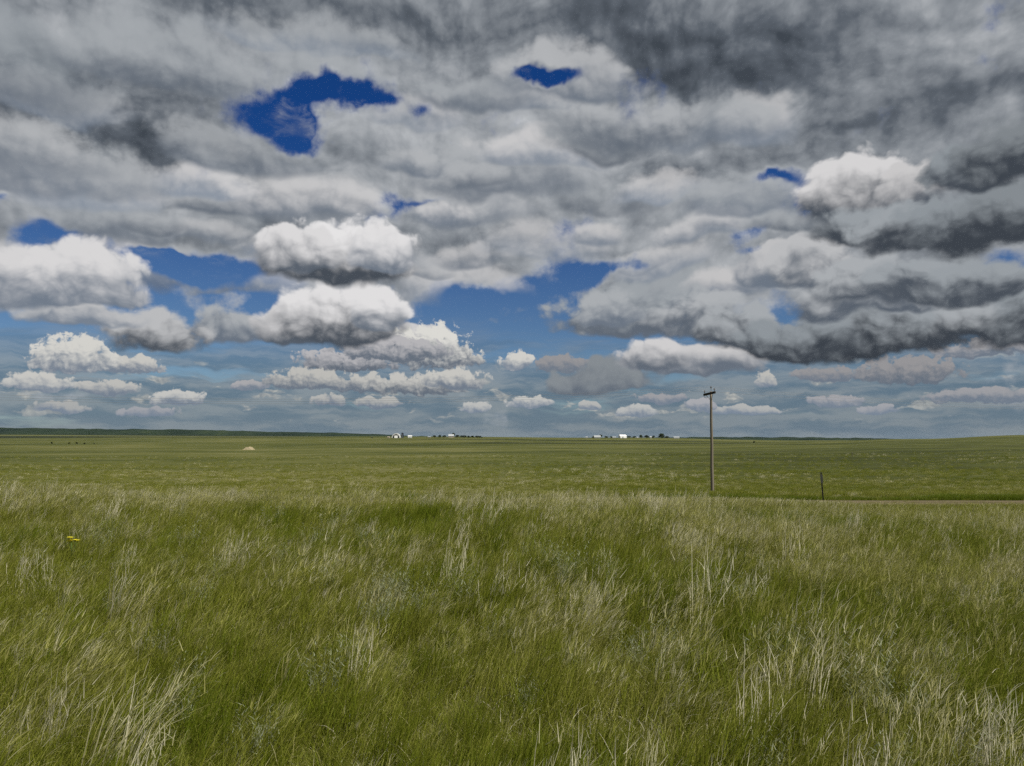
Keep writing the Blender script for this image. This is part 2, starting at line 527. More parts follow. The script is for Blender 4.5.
def ground_z(x, y):
    """Height of the land at (x, y)."""
    x = np.asarray(x, float)
    y = np.asarray(y, float)
    # the bank one stands on
    bank = -0.020 * np.clip(x, -30, 30) - 0.058 * np.clip(x - 4.8, 0, 14) + 0.05 * vnoise(x * 0.35, y * 0.35, 3) + 0.09 * vnoise(x * 0.12, y * 0.12, 5)
    # valley and far country from the table (by depth along the line of sight, mirrored behind)
    dep = np.maximum(np.abs(y) + 0.18 * np.maximum(np.abs(x) - 0.9 * np.abs(y), 0), 1.0)
    t = np.clip(x / dep, TANS[0], TANS[-1])
    ld = np.log(np.clip(dep, DEPTHS[0], DEPTHS[-1]))
    i = np.clip(np.searchsorted(LOGD, ld) - 1, 0, len(DEPTHS) - 2)
    j = np.clip(np.searchsorted(TANS, t) - 1, 0, len(COLS) - 2)
    u = (ld - LOGD[i]) / (LOGD[i + 1] - LOGD[i])
    v = (t - TANS[j]) / (TANS[j + 1] - TANS[j])
    v = v * v * (3 - 2 * v)
    dr = (DROP[i, j] * (1 - u) * (1 - v) + DROP[i + 1, j] * u * (1 - v) + DROP[i, j + 1] * (1 - u) * v + DROP[i + 1, j + 1] * u * v)
    far = EYE - dr
    far = far + smooth01((dep - 90) / 200) * (0.75 * vnoise(x / 95, y / 58, 7) * smooth01((1100 - dep) / 800)
                                              + dep * 0.0007 * vnoise(x / (dep * 0.22 + 30), np.log(dep) * 5.0, 9))
    # between bank and valley: the slope, the road bench and the ditch beyond it
    road = -1.50 + 0.0 * x
    mid = road + (far - road) * smooth01((y - 41) / 28)
    mid = mid - 0.16 * np.exp(-((y - 40.8) / 0.8) ** 2)
    s = smooth01((y - 13.5 - 0.02 * x) / 20.0)
    ahead = bank * (1 - s) + mid * s
    back = bank + (far - bank) * smooth01((np.abs(y) - 60) / 300) if False else bank
    z = np.where(y > -20, ahead, back * smooth01((y + 400) / 380) + (far - 2) * (1 - smooth01((y + 400) / 380)))
    # to both sides the bank runs on
    return z


def gz(x, y):
    return float(ground_z(np.array([x]), np.array([y]))[0])


def at_pixel(px, depth):
    """Point of the land that far forward under that column."""
    x = (px - 512.0) / FPX * depth
    return x, depth, gz(x, depth)


ROAD_NEAR, ROAD_FAR = 35.2, 39.2


def new_mat(name):
    m = bpy.data.materials.new(name)
    m.use_nodes = True
    nt = m.node_tree
    nt.nodes.clear()
    S.tree = nt
    out = nt.nodes.new('ShaderNodeOutputMaterial')
    return m, nt, out


def principled(nt, out, color, rough=0.8, spec=0.3, metallic=0.0, bump=None, bump_dist=0.01):
    b = nt.nodes.new('ShaderNodeBsdfPrincipled')
    if isinstance(color, S):
        nt.links.new(color.s, b.inputs['Base Color'])
    else:
        b.inputs['Base Color'].default_value = (*color, 1)
    if isinstance(rough, S):
        nt.links.new(rough.s, b.inputs['Roughness'])
    else:
        b.inputs['Roughness'].default_value = rough
    b.inputs['Specular IOR Level'].default_value = spec
    b.inputs['Metallic'].default_value = metallic
    if bump is not None:
        n = nt.nodes.new('ShaderNodeBump')
        n.inputs['Distance'].default_value = bump_dist
        nt.links.new(bump.s, n.inputs['Height'])
        nt.links.new(n.outputs[0], b.inputs['Normal'])
    nt.links.new(b.outputs[0], out.inputs['Surface'])
    return b


def world_pos(nt):
    g = nt.nodes.new('ShaderNodeNewGeometry')
    return S(g.outputs['Position'])


def obj_pos(nt):
    g = nt.nodes.new('ShaderNodeTexCoord')
    return S(g.outputs['Object'])


def plain_mat(name, color, rough=0.7, spec=0.3, vary=0.25, scale=3.0, metallic=0.0, stretch=(1, 1, 1), bump=0.0):
    m, nt, out = new_mat(name)
    p = sv('MULTIPLY', obj_pos(nt), stretch)
    n = noise(p, scale, 5.0, 0.6, '3D')
    c0 = tuple(c * (1 - vary) for c in color)
    c1 = tuple(min(1, c * (1 + vary)) for c in color)
    principled(nt, out, mixc(n.lin(0.3, 0.7), c0, c1), rough, spec, metallic, n if bump else None, bump)
    return m


def ground_material():
    m, nt, out = new_mat('prairie_turf')
    p = world_pos(nt)
    sp = nt.nodes.new('ShaderNodeSeparateXYZ')
    nt.links.new(p.s, sp.inputs[0])
    x, y = S(sp.outputs[0]), S(sp.outputs[1])
    # field-size, patch-size and tuft-size variation of the sward
    big = noise(sv('MULTIPLY', p, (0.0011, 0.0032, 0)), 1.0, 4.0, 0.55)
    med = noise(sv('MULTIPLY', p, (0.014, 0.022, 0)), 1.0, 5.0, 0.6)
    swell = noise(sv('MULTIPLY', p, (0.0042, 0.0065, 0)), 1.0, 3.0, 0.5)
    fine = noise(sv('MULTIPLY', p, (0.09, 0.14, 0)), 1.0, 6.0, 0.65)
    tuft = noise(p, 2.2, 5.0, 0.7)
    g0, g1, g2, straw = (0.028, 0.034, 0.007), (0.052, 0.060, 0.013), (0.079, 0.083, 0.022), (0.125, 0.120, 0.048)
    k = big * 0.35 + swell * 0.42 + med * 0.42 + fine * 0.28 + tuft * 0.08 - 0.275
    c = ramp(k, [(0.34, g0), (0.46, g1), (0.58, g2), (0.72, straw)])
    # pale dry grass drawn out in thin ribbons along the low ground
    rib = noise(sv('MULTIPLY', p, (0.004, 0.05, 0)), 1.0, 3.0, 0.6)
    c = mixc(rib.sstep(0.60, 0.70) * med.sstep(0.42, 0.6) * 0.6, c, (0.125, 0.122, 0.052))
    # dark strips of painted cloud shadow, pale hay strips far out on the left
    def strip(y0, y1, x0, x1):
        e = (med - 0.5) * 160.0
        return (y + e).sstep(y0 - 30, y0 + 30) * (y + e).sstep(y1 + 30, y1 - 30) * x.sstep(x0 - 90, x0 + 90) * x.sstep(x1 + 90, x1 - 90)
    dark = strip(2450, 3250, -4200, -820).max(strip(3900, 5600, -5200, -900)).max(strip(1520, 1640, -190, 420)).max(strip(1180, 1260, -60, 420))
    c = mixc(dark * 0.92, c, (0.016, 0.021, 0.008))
    pale = strip(3300, 3900, -4200, -900).max(strip(1750, 1830, -900, -150))
    c = mixc(pale * 0.5, c, (0.095, 0.100, 0.034))
    # thatch and soil under the standing grass near by
    near = y.sstep(70.0, 30.0)
    c = mixc(near * 0.85, c, mixc(tuft, (0.050, 0.056, 0.012), (0.105, 0.098, 0.034)))
    b = fine * 0.6 + tuft * 0.15
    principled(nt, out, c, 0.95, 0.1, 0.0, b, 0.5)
    return m


def build_ground():
    # one sheet: fan of rings, fine ahead, closing behind
    rings = [0.0]
    r = 1.2
    while r < 60:
        rings.append(r)
        r += max(0.35, r * 0.022)
    while r < 16000:
        rings.append(r)
        r *= 1.03
    rings = np.array(rings[1:])
    ang = np.concatenate([np.linspace(-50, 50, 321), np.linspace(50, 310, 131)[1:-1]])
    a = np.radians(ang)
    X = rings[:, None] * np.sin(a)[None]
    Y = rings[:, None] * np.cos(a)[None]
    Z = ground_z(X, Y)
    n = len(a)
    verts = np.stack([X, Y, Z], -1).reshape(-1, 3)
    verts = np.vstack([[0, 0, gz(0, 0)], verts])
    faces = [(0, 1 + (j + 1) % n, 1 + j) for j in range(n)]
    for i in range(len(rings) - 1):
        o, q = 1 + i * n, 1 + (i + 1) * n
        for j in range(n):
            k = (j + 1) % n
            faces.append((o + j, o + k, q + k, q + j))
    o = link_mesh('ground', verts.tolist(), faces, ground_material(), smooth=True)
    tag(o, kind='structure')
    return o


build_ground()


def build_road():
    m, nt, out = new_mat('dirt_road')
    p = world_pos(nt)
    n1 = noise(sv('MULTIPLY', p, (0.25, 1.6, 0)), 1.0, 5.0, 0.6)
    n2 = noise(p, 6.0, 5.0, 0.7)
    c = ramp(n1 * 0.6 + n2 * 0.4, [(0.3, (0.065, 0.052, 0.028)), (0.5, (0.105, 0.086, 0.048)), (0.7, (0.15, 0.126, 0.074))])
    principled(nt, out, c, 0.95, 0.1, 0.0, n2, 0.05)
    xs = np.linspace(-90, 140, 231)
    vs_ = []
    prof = [(-0.25, -0.10), (0.0, 0.03), (0.8, 0.07), (2.0, 0.10), (3.2, 0.07), (4.0, 0.03), (4.25, -0.10)]
    for i, x in enumerate(xs):
        for (dy, dz) in prof:
            yy = ROAD_NEAR + dy + 0.10 * math.sin(x * 0.21) + 0.05 * math.sin(x * 0.93)
            vs_.append((x, yy, -1.50 + dz))
    k = len(prof)
    fs = [(i * k + j, (i + 1) * k + j, (i + 1) * k + j + 1, i * k + j + 1) for i in range(len(xs) - 1) for j in range(k - 1)]
    tag(link_mesh('road', vs_, fs, m, smooth=True), kind='structure')


build_road()


def build_hills():
    """Dark ridges along the skyline, cloud shade put into their colour."""
    m, nt, out = new_mat('cloud_shaded_ridge')
    p = world_pos(nt)
    n = noise(sv('MULTIPLY', p, (0.004, 0.004, 0.012)), 1.0, 5.0, 0.6, '3D')
    principled(nt, out, ramp(n, [(0.35, (0.010, 0.018, 0.013)), (0.6, (0.020, 0.032, 0.018)), (0.75, (0.040, 0.052, 0.022))]), 1.0, 0.0)  # dark tones paint the shade of clouds onto the ridges

    def ridge(profile, depth, thick, foot):
        """profile: skyline rows by column; a long rounded hill at that depth."""
        pxs = np.linspace(profile[0][0], profile[-1][0], 240)
        top = np.interp(pxs, [q[0] for q in profile], [q[1] for q in profile])
        top = top + 0.35 * vnoise(pxs / 9.0, pxs * 0, 21) + 0.2 * vnoise(pxs / 3.0, pxs * 0, 22)
        vs_, fs = [], []
        steps = 9
        for px, tp in zip(pxs, top):
            for s in range(steps):
                t = s / (steps - 1) * 2 - 1
                dd = depth + t * thick
                crest = EYE - (tp - HORIZON) / FPX * depth
                zz = foot + (crest - foot) * max(0.0, 1 - t * t) ** 0.8
                vs_.append(((px - 512) / FPX * depth * (dd / depth), dd, zz))
        for i in range(len(pxs) - 1):
            for s in range(steps - 1):
                a = i * steps + s
                fs.append((a, a + steps, a + steps + 1, a + 1))
        tag(link_mesh('hills', vs_, fs, m, smooth=True), kind='structure')

    ridge([(-420, 431), (-60, 428), (0, 427.6), (70, 428.6), (130, 429.2), (200, 429.6), (250, 431.2), (330, 432.6), (380, 434.2), (430, 436.5), (470, 440)], 5900, 600, -25)
    ridge([(560, 441), (600, 438.8), (640, 437.4), (720, 436.9), (800, 437.2), (860, 438.0), (905, 439.1), (960, 440), (1020, 441)], 6600, 600, -30)


build_hills()


def build_haze():
    """The air between the grass and the far ridges."""
    m, nt, out = new_mat('thin_haze')
    v = nt.nodes.new('ShaderNodeVolumePrincipled')
    v.inputs['Color'].default_value = (0.72, 0.85, 1.0, 1)
    v.inputs['Density'].default_value = 0.55e-5
    v.inputs['Anisotropy'].default_value = 0.0
    nt.links.new(v.outputs[0], out.inputs['Volume'])
    zs = [v.co.z for n in ('ground', 'hills', 'hills.001') for v in bpy.data.objects[n].data.vertices]
    HAZE_FOOT, HAZE_TOP = min(zs) - 1.0, max(max(zs), 40.0) + 3.0
    print('HAZE', HAZE_FOOT, HAZE_TOP)
    bm = bmesh.new()
    r = bmesh.ops.create_cube(bm, size=1.0)
    bmesh.ops.transform(bm, matrix=Matrix.Translation((0, 0, (HAZE_TOP + HAZE_FOOT) / 2)) @ Matrix.Diagonal((34000, 34000, HAZE_TOP - HAZE_FOOT, 1)), verts=r['verts'])
    o = link_bm('haze', bm, m)
    tag(o, kind='stuff')


build_haze()
# ------------------------------------------------------------------ mesh helpers
def add_box(bm, cx, cy, cz, sx, sy, sz, rot=None):
    r = bmesh.ops.create_cube(bm, size=1.0)
    M = Matrix.Translation((cx, cy, cz)) @ (rot.to_4x4() if rot else Matrix.Identity(4)) @ Matrix.Diagonal((sx, sy, sz, 1))
    bmesh.ops.transform(bm, matrix=M, verts=r['verts'])
    return r['verts']


def add_tube(bm, pts, radii, seg=10, cap=True):
    pts = [Vector(p) for p in pts]
    rings = []
    for i, p in enumerate(pts):
        t = (pts[min(i + 1, len(pts) - 1)] - pts[max(i - 1, 0)]).normalized()
        a = t.cross(Vector((1, 0, 0))) if abs(t.z) > 0.8 else t.cross(Vector((0, 0, 1)))
        a.normalize()
        b = t.cross(a)
        rings.append([bm.verts.new(p + (a * math.cos(2 * math.pi * k / seg) + b * math.sin(2 * math.pi * k / seg)) * radii[i]) for k in range(seg)])
    for i in range(len(rings) - 1):
        for k in range(seg):
            bm.faces.new((rings[i][k], rings[i][(k + 1) % seg], rings[i + 1][(k + 1) % seg], rings[i + 1][k]))
    if cap:
        bm.faces.new(rings[0][::-1])
        bm.faces.new(rings[-1])


def add_lathe(bm, profile, seg=14, at=(0, 0, 0)):
    rings = []
    for r, z in profile:
        rings.append([bm.verts.new((at[0] + r * math.cos(2 * math.pi * k / seg), at[1] + r * math.sin(2 * math.pi * k / seg), at[2] + z)) for k in range(seg)])
    for i in range(len(rings) - 1):
        for k in range(seg):
            bm.faces.new((rings[i][k], rings[i][(k + 1) % seg], rings[i + 1][(k + 1) % seg], rings[i + 1][k]))
    bm.faces.new(rings[0][::-1])
    bm.faces.new(rings[-1])


def add_prism(bm, outline, y0, y1):
    """Outline in x,z extruded along y."""
    a = [bm.verts.new((x, y0, z)) for x, z in outline]
    b = [bm.verts.new((x, y1, z)) for x, z in outline]
    n = len(outline)
    bm.faces.new(a)
    bm.faces.new(b[::-1])
    for i in range(n):
        bm.faces.new((a[(i + 1) % n], a[i], b[i], b[(i + 1) % n]))


def copy_tree(o, parent=None):
    c = o.copy()
    COL.objects.link(c)
    if parent is not None:
        c.parent = parent
    for ch in list(o.children):
        copy_tree(ch, c)
    return c


# ------------------------------------------------------------------ utility pole
M_POLE = plain_mat('weathered_pole_wood', (0.155, 0.135, 0.105), 0.9, 0.15, 0.16, 4.0, stretch=(6, 6, 0.35), bump=0.01)
M_ARM = plain_mat('dark_arm_wood', (0.035, 0.031, 0.026), 0.9, 0.15, 0.3, 5.0)
M_GLASS = plain_mat('glazed_insulator', (0.06, 0.05, 0.045), 0.25, 0.5, 0.2, 3.0)
M_WIRE = plain_mat('aluminium_wire', (0.16, 0.165, 0.17), 0.5, 0.4, 0.1, 2.0)
M_STEEL = plain_mat('dull_steel', (0.035, 0.035, 0.03), 0.6, 0.4, 0.3, 8.0)


def build_pole():
    x, y, z = at_pixel(711.2, 70.0)
    top = EYE + (HORIZON - 391.5) / FPX * 70.0
    H = top - z
    root = empty('utility_pole', (x, y, z))
    tag(root, 'tall weathered wooden utility pole with a short dark crossarm, standing beyond the tall grass', 'utility pole')
    bm = bmesh.new()
    n = 12
    pts = [(0.16 * (1 - i / n) ** 2 * -0.3 + 0.012 * math.sin(i * 1.3), 0, -0.5 + (H + 0.5) * i / n) for i in range(n + 1)]
    add_tube(bm, pts, [0.158 - 0.058 * i / n for i in range(n + 1)], 14)
    link_bm('shaft', bm, M_POLE, root, True)
    d = Vector((-0.30, 0.954, 0)).normalized()
    up = Vector((0, 0, 1))
    rot = Matrix((Vector((d.y, -d.x, 0)), d, up)).transposed()
    tilt = Matrix.Rotation(math.radians(-4), 3, Vector((d.y, -d.x, 0)))
    c = Vector((-0.17, -0.17, H - 0.20))
    bm = bmesh.new()
    add_box(bm, c.x, c.y, c.z, 0.14, 1.9, 0.20, tilt @ rot)
    bmesh.ops.bevel(bm, geom=bm.edges[:], offset=0.012, segments=1, affect='EDGES')
    link_bm('crossarm', bm, M_ARM, root)
    for s in (-1, 1):
        bm = bmesh.new()
        a = c + (tilt @ d) * 0.62 * s + Vector((-0.03, -0.07, -0.05))
        b = Vector((-0.02, -0.13, H - 0.85))
        add_tube(bm, [a, b], [0.018, 0.018], 6)
        link_bm('brace', bm, M_STEEL, root)
    spots = [c + (tilt @ d) * 0.82 + up * 0.10, c + (tilt @ d) * -0.82 + up * 0.10, Vector((0.02, 0.0, H))]
    ends = []
    for k, q in enumerate(spots):
        bm = bmesh.new()
        hp = 0.10 if k < 2 else 0.30
        add_lathe(bm, [(0.014, 0), (0.014, hp), (0.05, hp), (0.075, hp + 0.02), (0.055, hp + 0.05), (0.065, hp + 0.09), (0.05, hp + 0.12), (0.03, hp + 0.135), (0.042, hp + 0.17), (0.02, hp + 0.19)], 12, q)
        link_bm('insulator', bm, M_GLASS, root, True)
        ends.append(Vector((x, y, z)) + q + up * (hp + 0.14))
    # a small fuse bracket under the far end of the arm
    bm = bmesh.new()
    q = c + (tilt @ d) * 0.9 + Vector((0, 0, -0.07))
    add_tube(bm, [q, q + Vector((-0.03, -0.05, -0.16)), q + Vector((0.16, -0.08, -0.24)), q + Vector((0.36, -0.12, -0.20))], [0.014] * 4, 6)
    link_bm('bracket', bm, M_STEEL, root, True)
    L = Vector((0.985, 0.17, 0))
    names = ['far', 'near', 'top']
    for k, e in enumerate(ends):
        bm = bmesh.new()
        pts = []
        for i in range(-40, 41):
            t = i / 40 * 88.0
            sag = 4 * 1.5 * (abs(t) / 88.0) * (1 - abs(t) / 88.0)
            pts.append(e + L * t - up * sag)
        add_tube(bm, pts, [0.008] * len(pts), 5)
        o = link_bm('power_line_wire', bm, M_WIRE, None, True)
        tag(o, ('thin overhead wire on the far end of the crossarm of the utility pole', 'thin overhead wire on the near end of the crossarm of the utility pole',
                'thin overhead wire on the pin at the very top of the utility pole')[k], 'wire', 'wires strung from the utility pole')


build_pole()


# ------------------------------------------------------------------ posts
def build_marker():
    dep = 39.55
    x = (820.6 - 512) / FPX * dep
    z = -1.48
    root = empty('marker_post', (x, dep, z))
    tag(root, 'slim dark roadside marker post with a small narrow plate, beside the dirt road', 'marker post')
    bm = bmesh.new()
    # U-channel steel post, leaning a little
    lean = Matrix.Rotation(math.radians(-3.0), 3, 'Y')
    for (cx, cy, sx, sy) in ((0, 0.012, 0.06, 0.006), (-0.027, 0, 0.006, 0.03), (0.027, 0, 0.006, 0.03)):
        add_box(bm, cx, cy, 0.62, sx, sy, 1.56)
    bmesh.ops.rotate(bm, verts=bm.verts, cent=(0, 0, 0), matrix=lean)
    link_bm('post', bm, M_STEEL, root)
    bm = bmesh.new()
    add_box(bm, 0, -0.022, 1.08, 0.125, 0.006, 0.46)
    bmesh.ops.bevel(bm, geom=[e for e in bm.edges if abs(e.verts[0].co.y - e.verts[1].co.y) > 1e-4], offset=0.02, segments=2, affect='EDGES')
    bmesh.ops.rotate(bm, verts=bm.verts, cent=(0, 0, 0), matrix=lean)
    pl = link_bm('plate', bm, plain_mat('dark_plate', (0.03, 0.033, 0.026), 0.5, 0.4, 0.3, 9.0), root)
    for zz in (0.92, 1.24):
        bm = bmesh.new()
        r = bmesh.ops.create_cone(bm, cap_ends=True, segments=8, radius1=0.012, radius2=0.009, depth=0.01)
        bmesh.ops.transform(bm, matrix=Matrix.Translation((0, -0.03, zz)) @ Matrix.Rotation(math.pi / 2, 4, 'X'), verts=r['verts'])
        bmesh.ops.rotate(bm, verts=bm.verts, cent=(0, 0, 0), matrix=lean)
        link_bm('bolt', bm, M_WIRE, pl)


build_marker()

x, y, z = at_pixel(850.6, 330)
bm = bmesh.new()
add_tube(bm, [(0, 0, -0.3), (0.02, 0, 0.7), (0.05, 0, 1.7)], [0.13, 0.12, 0.11], 9)
o = link_bm('fence_post', bm, M_ARM, None, True)
o.location = (x, y, z)
tag(o, 'lone short dark wooden post out in the field right of the roadside marker', 'fence post')

# ------------------------------------------------------------------ bare earth bank in the pasture
def build_bank():
    m, nt, out = new_mat('bare_clay')
    p = obj_pos(nt)
    n = noise(sv('MULTIPLY', p, (0.5, 0.5, 1.5)), 1.0, 5.0, 0.6, '3D')
    principled(nt, out, ramp(n, [(0.3, (0.14, 0.11, 0.06)), (0.5, (0.25, 0.21, 0.13)), (0.7, (0.32, 0.28, 0.18))]), 0.95, 0.1, 0.0, n, 0.3)
    x, y, z = at_pixel(249.5, 800)
    vs_, fs = [], []
    nx, ny = 33, 15
    for i in range(nx):
        for j in range(ny):
            u, v = i / (nx - 1) * 2 - 1, j / (ny - 1) * 2 - 1
            hh = max(0.0, 1 - abs(u) ** 4.5) * (max(0.0, 1 - max(0, -v) ** 1.6) if v < 0 else max(0.0, 1 - v * v))
            w = 5.6 * (1 + 0.12 * math.sin(5 * v))
            q = float(vnoise(np.array([u * 4.0]), np.array([v * 3.0]), 31)[0])
            skew = 0.75 + 0.5 * (u + 1) / 2
            vs_.append((u * w, v * 5.0, 3.5 * hh * skew * (0.85 + 0.25 * q) - 0.25))
    for i in range(nx - 1):
        for j in range(ny - 1):
            a = i * ny + j
            fs.append((a, a + ny, a + ny + 1, a + 1))
    o = link_mesh('dirt_bank', vs_, fs, m, smooth=True)
    o.location = (x, y, z)
    tag(o, 'pale tan bare dirt bank in the green pasture on the left', 'dirt bank')


build_bank()

# ------------------------------------------------------------------ trees and bushes far out
M_BARK = plain_mat('bark', (0.06, 0.05, 0.04), 0.95, 0.1, 0.3, 2.0)


def leaf_mat(name, c0, c1):
    m, nt, out = new_mat(name)
    n = noise(obj_pos(nt), 0.7, 3.0, 0.6, '3D')
    principled(nt, out, mixc(n.lin(0.35, 0.65), c0, c1), 0.85, 0.1)
    return m


M_LEAF = leaf_mat('shelterbelt_leaves', (0.018, 0.030, 0.012), (0.034, 0.052, 0.018))
M_BUSH = leaf_mat('bush_leaves', (0.014, 0.022, 0.009), (0.028, 0.040, 0.014))


def make_tree(seed, w, h, trunk_h, n, mat, name='tree'):
    rr = random.Random(seed)
    root = empty(name, (0, 0, 0))
    bm = bmesh.new()
    pts = [(0.12 * w * math.sin(k * 1.7 + seed) * 0.25 * k, 0.05 * w * math.cos(k + seed) * 0.3 * k, -0.3 + (h * 0.75 + 0.3) * k / 4) for k in range(5)]
    add_tube(bm, pts, [0.055 * h * (1 - 0.2 * k) * 0.6 for k in range(5)], 7)
    for k in range(4):
        a = rr.uniform(0, 6.28)
        z0 = h * rr.uniform(0.3, 0.55)
        add_tube(bm, [(0, 0, z0), (0.32 * w * math.cos(a), 0.32 * w * math.sin(a), z0 + h * 0.25)], [0.018 * h, 0.006 * h], 5)
    link_bm('trunk', bm, M_BARK, root, True)
    vs_, fs = [], []
    clumps = [(rr.uniform(-0.32, 0.32) * w, rr.uniform(-0.32, 0.32) * w, trunk_h + (h - trunk_h) * rr.uniform(0.15, 0.8), rr.uniform(0.16, 0.30)) for _ in range(9)]
    clumps.append((0, 0, trunk_h + (h - trunk_h) * 0.82, 0.2))
    for _ in range(n):
        cx, cy, cz, cr = rr.choice(clumps)
        v = Vector((rr.gauss(0, 1), rr.gauss(0, 1), rr.gauss(0, 1))).normalized() * rr.random() ** 0.4
        p = Vector((cx, cy, cz)) + Vector((v.x * cr * w, v.y * cr * w, v.z * cr * (h - trunk_h) * 0.9))
        s = 0.10 * w * rr.uniform(0.6, 1.3)
        a, b = Vector((rr.gauss(0, 1), rr.gauss(0, 1), rr.gauss(0, 1))).normalized(), Vector((rr.gauss(0, 1), rr.gauss(0, 1), rr.gauss(0, 1))).normalized()
        k = len(vs_)
        vs_ += [p - a * s, p + b * s * 0.7, p + a * s, p - b * s * 0.7]
        fs.append((k, k + 1, k + 2, k + 3))
    link_mesh('crown', [tuple(v) for v in vs_], fs, mat, root)
    return root


# (column, depth, width m, height m, kind, label)
TREES = [
    (434.5, 1850, 5.0, 5.2, 0, 'low dark tree at the left end of the windbreak by the pale roofed house'),
    (440.0, 1850, 6.0, 5.8, 1, 'round dark tree in the windbreak just left of the pale roofed house'),
    (444.5, 1850, 5.5, 5.0, 2, 'small dark tree against the left side of the pale roofed house'),
    (453.4, 1885, 6.5, 10.2, 1, 'tree showing above the ridge of the pale roofed house'),
    (457.5, 1850, 6.0, 6.0, 0, 'dark tree against the right side of the pale roofed house'),
    (461.5, 1850, 5.8, 5.0, 2, 'second tree to the right of the pale roofed house'),
    (465.0, 1850, 6.2, 5.2, 0, 'third tree to the right of the pale roofed house'),
    (468.6, 1850, 5.4, 4.6, 1, 'fourth tree to the right of the pale roofed house'),
    (472.4, 1850, 6.2, 4.6, 2, 'third tree from the right end of the house windbreak'),
    (476.8, 1850, 5.6, 4.8, 0, 'next to last tree at the right end of the house windbreak'),
    (480.6, 1850, 5.4, 4.4, 1, 'last tree at the right end of the house windbreak'),
    (593.2, 2050, 5.5, 5.4, 1, 'small dark tree left of the long grey shed'),
    (600.4, 2050, 6.4, 8.6, 0, 'taller dark tree rising by the long grey shed'),
    (606.0, 2050, 6.0, 4.8, 2, 'low tree between the grey shed and the bright white barn'),
    (611.0, 2050, 6.0, 4.4, 0, 'bushy tree just left of the bright white barn'),
    (628.5, 2050, 7.5, 4.6, 2, 'wide low tree touching the right side of the bright white barn'),
    (634.0, 2050, 7.5, 4.6, 0, 'low tree second to the right of the bright white barn'),
    (640.8, 2050, 7.5, 8.0, 1, 'left tree of the tight pair right of the bright white barn'),
    (646.2, 2050, 8.0, 7.2, 2, 'right tree of the tight pair right of the bright white barn'),
    (653.0, 2050, 7.0, 6.4, 0, 'middle sized tree just left of the biggest tree of the right farm'),
    (661.5, 2050, 13.5, 12.2, 1, 'biggest darkest tree of the right farm, standing at the end of its row'),
    (666.8, 2050, 8.0, 5.6, 2, 'low tree leaning on the right side of the biggest farm tree'),
]
protos = {}
for (px, dep, w, h, kind, label) in TREES:
    key = kind
    if key not in protos:
        t = protos[key] = make_tree(40 + kind, 6.0, 6.0, 1.0, 420, M_LEAF)
    else:
        t = copy_tree(protos[key])
    x, y, z = at_pixel(px, dep)
    t.location = (x, y, z - 0.1)
    t.scale = (w / 3.5, w / 3.5, h / 5.4)
    t.rotation_euler = (0, 0, (px * 37.0) % 6.28)
    tag(t, label, 'tree', 'farmstead windbreak trees')

BUSHES = [(53.0, 1380, 4.6, 4.4, 'leftmost dark bush of the row in the distant left pasture'),
          (70.6, 1340, 3.6, 3.4, 'second dark bush from the left in the distant pasture row'),
          (78.0, 1340, 5.4, 3.8, 'widest bush in the middle of the distant pasture row'),
          (86.0, 1290, 4.8, 3.0, 'fourth dark bush along the distant pasture row'),
          (95.2, 1290, 2.6, 2.6, 'smallest bush at the right end of the distant pasture row'),
          (753.6, 1250, 4.4, 4.0, 'lone dark bush on the far field right of the utility pole'),
          (372.0, 1800, 5.4, 3.4, 'lone dark bush left of the arched barn')]
bush0 = None
for (px, dep, w, h, label) in BUSHES:
    if bush0 is None:
        t = bush0 = make_tree(71, 5.0, 4.0, 0.2, 380, M_BUSH, 'bush')
    else:
        t = copy_tree(bush0)
    x, y, z = at_pixel(px, dep)
    t.location = (x, y, z - 0.1)
    t.scale = (w / 5.5, w / 5.5, h / 5.0)
    t.rotation_euler = (0, 0, (px * 53.0) % 6.28)
    tag(t, label, 'bush', 'lone bushes on the pasture')

# ------------------------------------------------------------------ farm buildings
M_OFFWHITE = plain_mat('weathered_white_metal', (0.50, 0.51, 0.50), 0.6, 0.3, 0.08, 0.4)
M_WHITE = plain_mat('white_painted_metal', (0.80, 0.80, 0.78), 0.5, 0.4, 0.04, 0.4)
M_GREYM = plain_mat('galvanised_sheet', (0.34, 0.36, 0.37), 0.5, 0.4, 0.12, 0.4)
M_DARKW = plain_mat('dark_sheeting', (0.020, 0.022, 0.024), 0.8, 0.2, 0.2, 0.4)
M_SILO = plain_mat('dark_blue_silo', (0.012, 0.017, 0.024), 0.9, 0.1, 0.2, 0.4)
M_TAN = plain_mat('tan_siding', (0.36, 0.31, 0.24), 0.8, 0.2, 0.1, 0.4)
M_PANE = plain_mat('window_glass', (0.03, 0.035, 0.04), 0.1, 0.5, 0.1, 0.4)
M_PALEROOF = plain_mat('pale_shingles', (0.34, 0.36, 0.37), 0.7, 0.3, 0.1, 0.4)


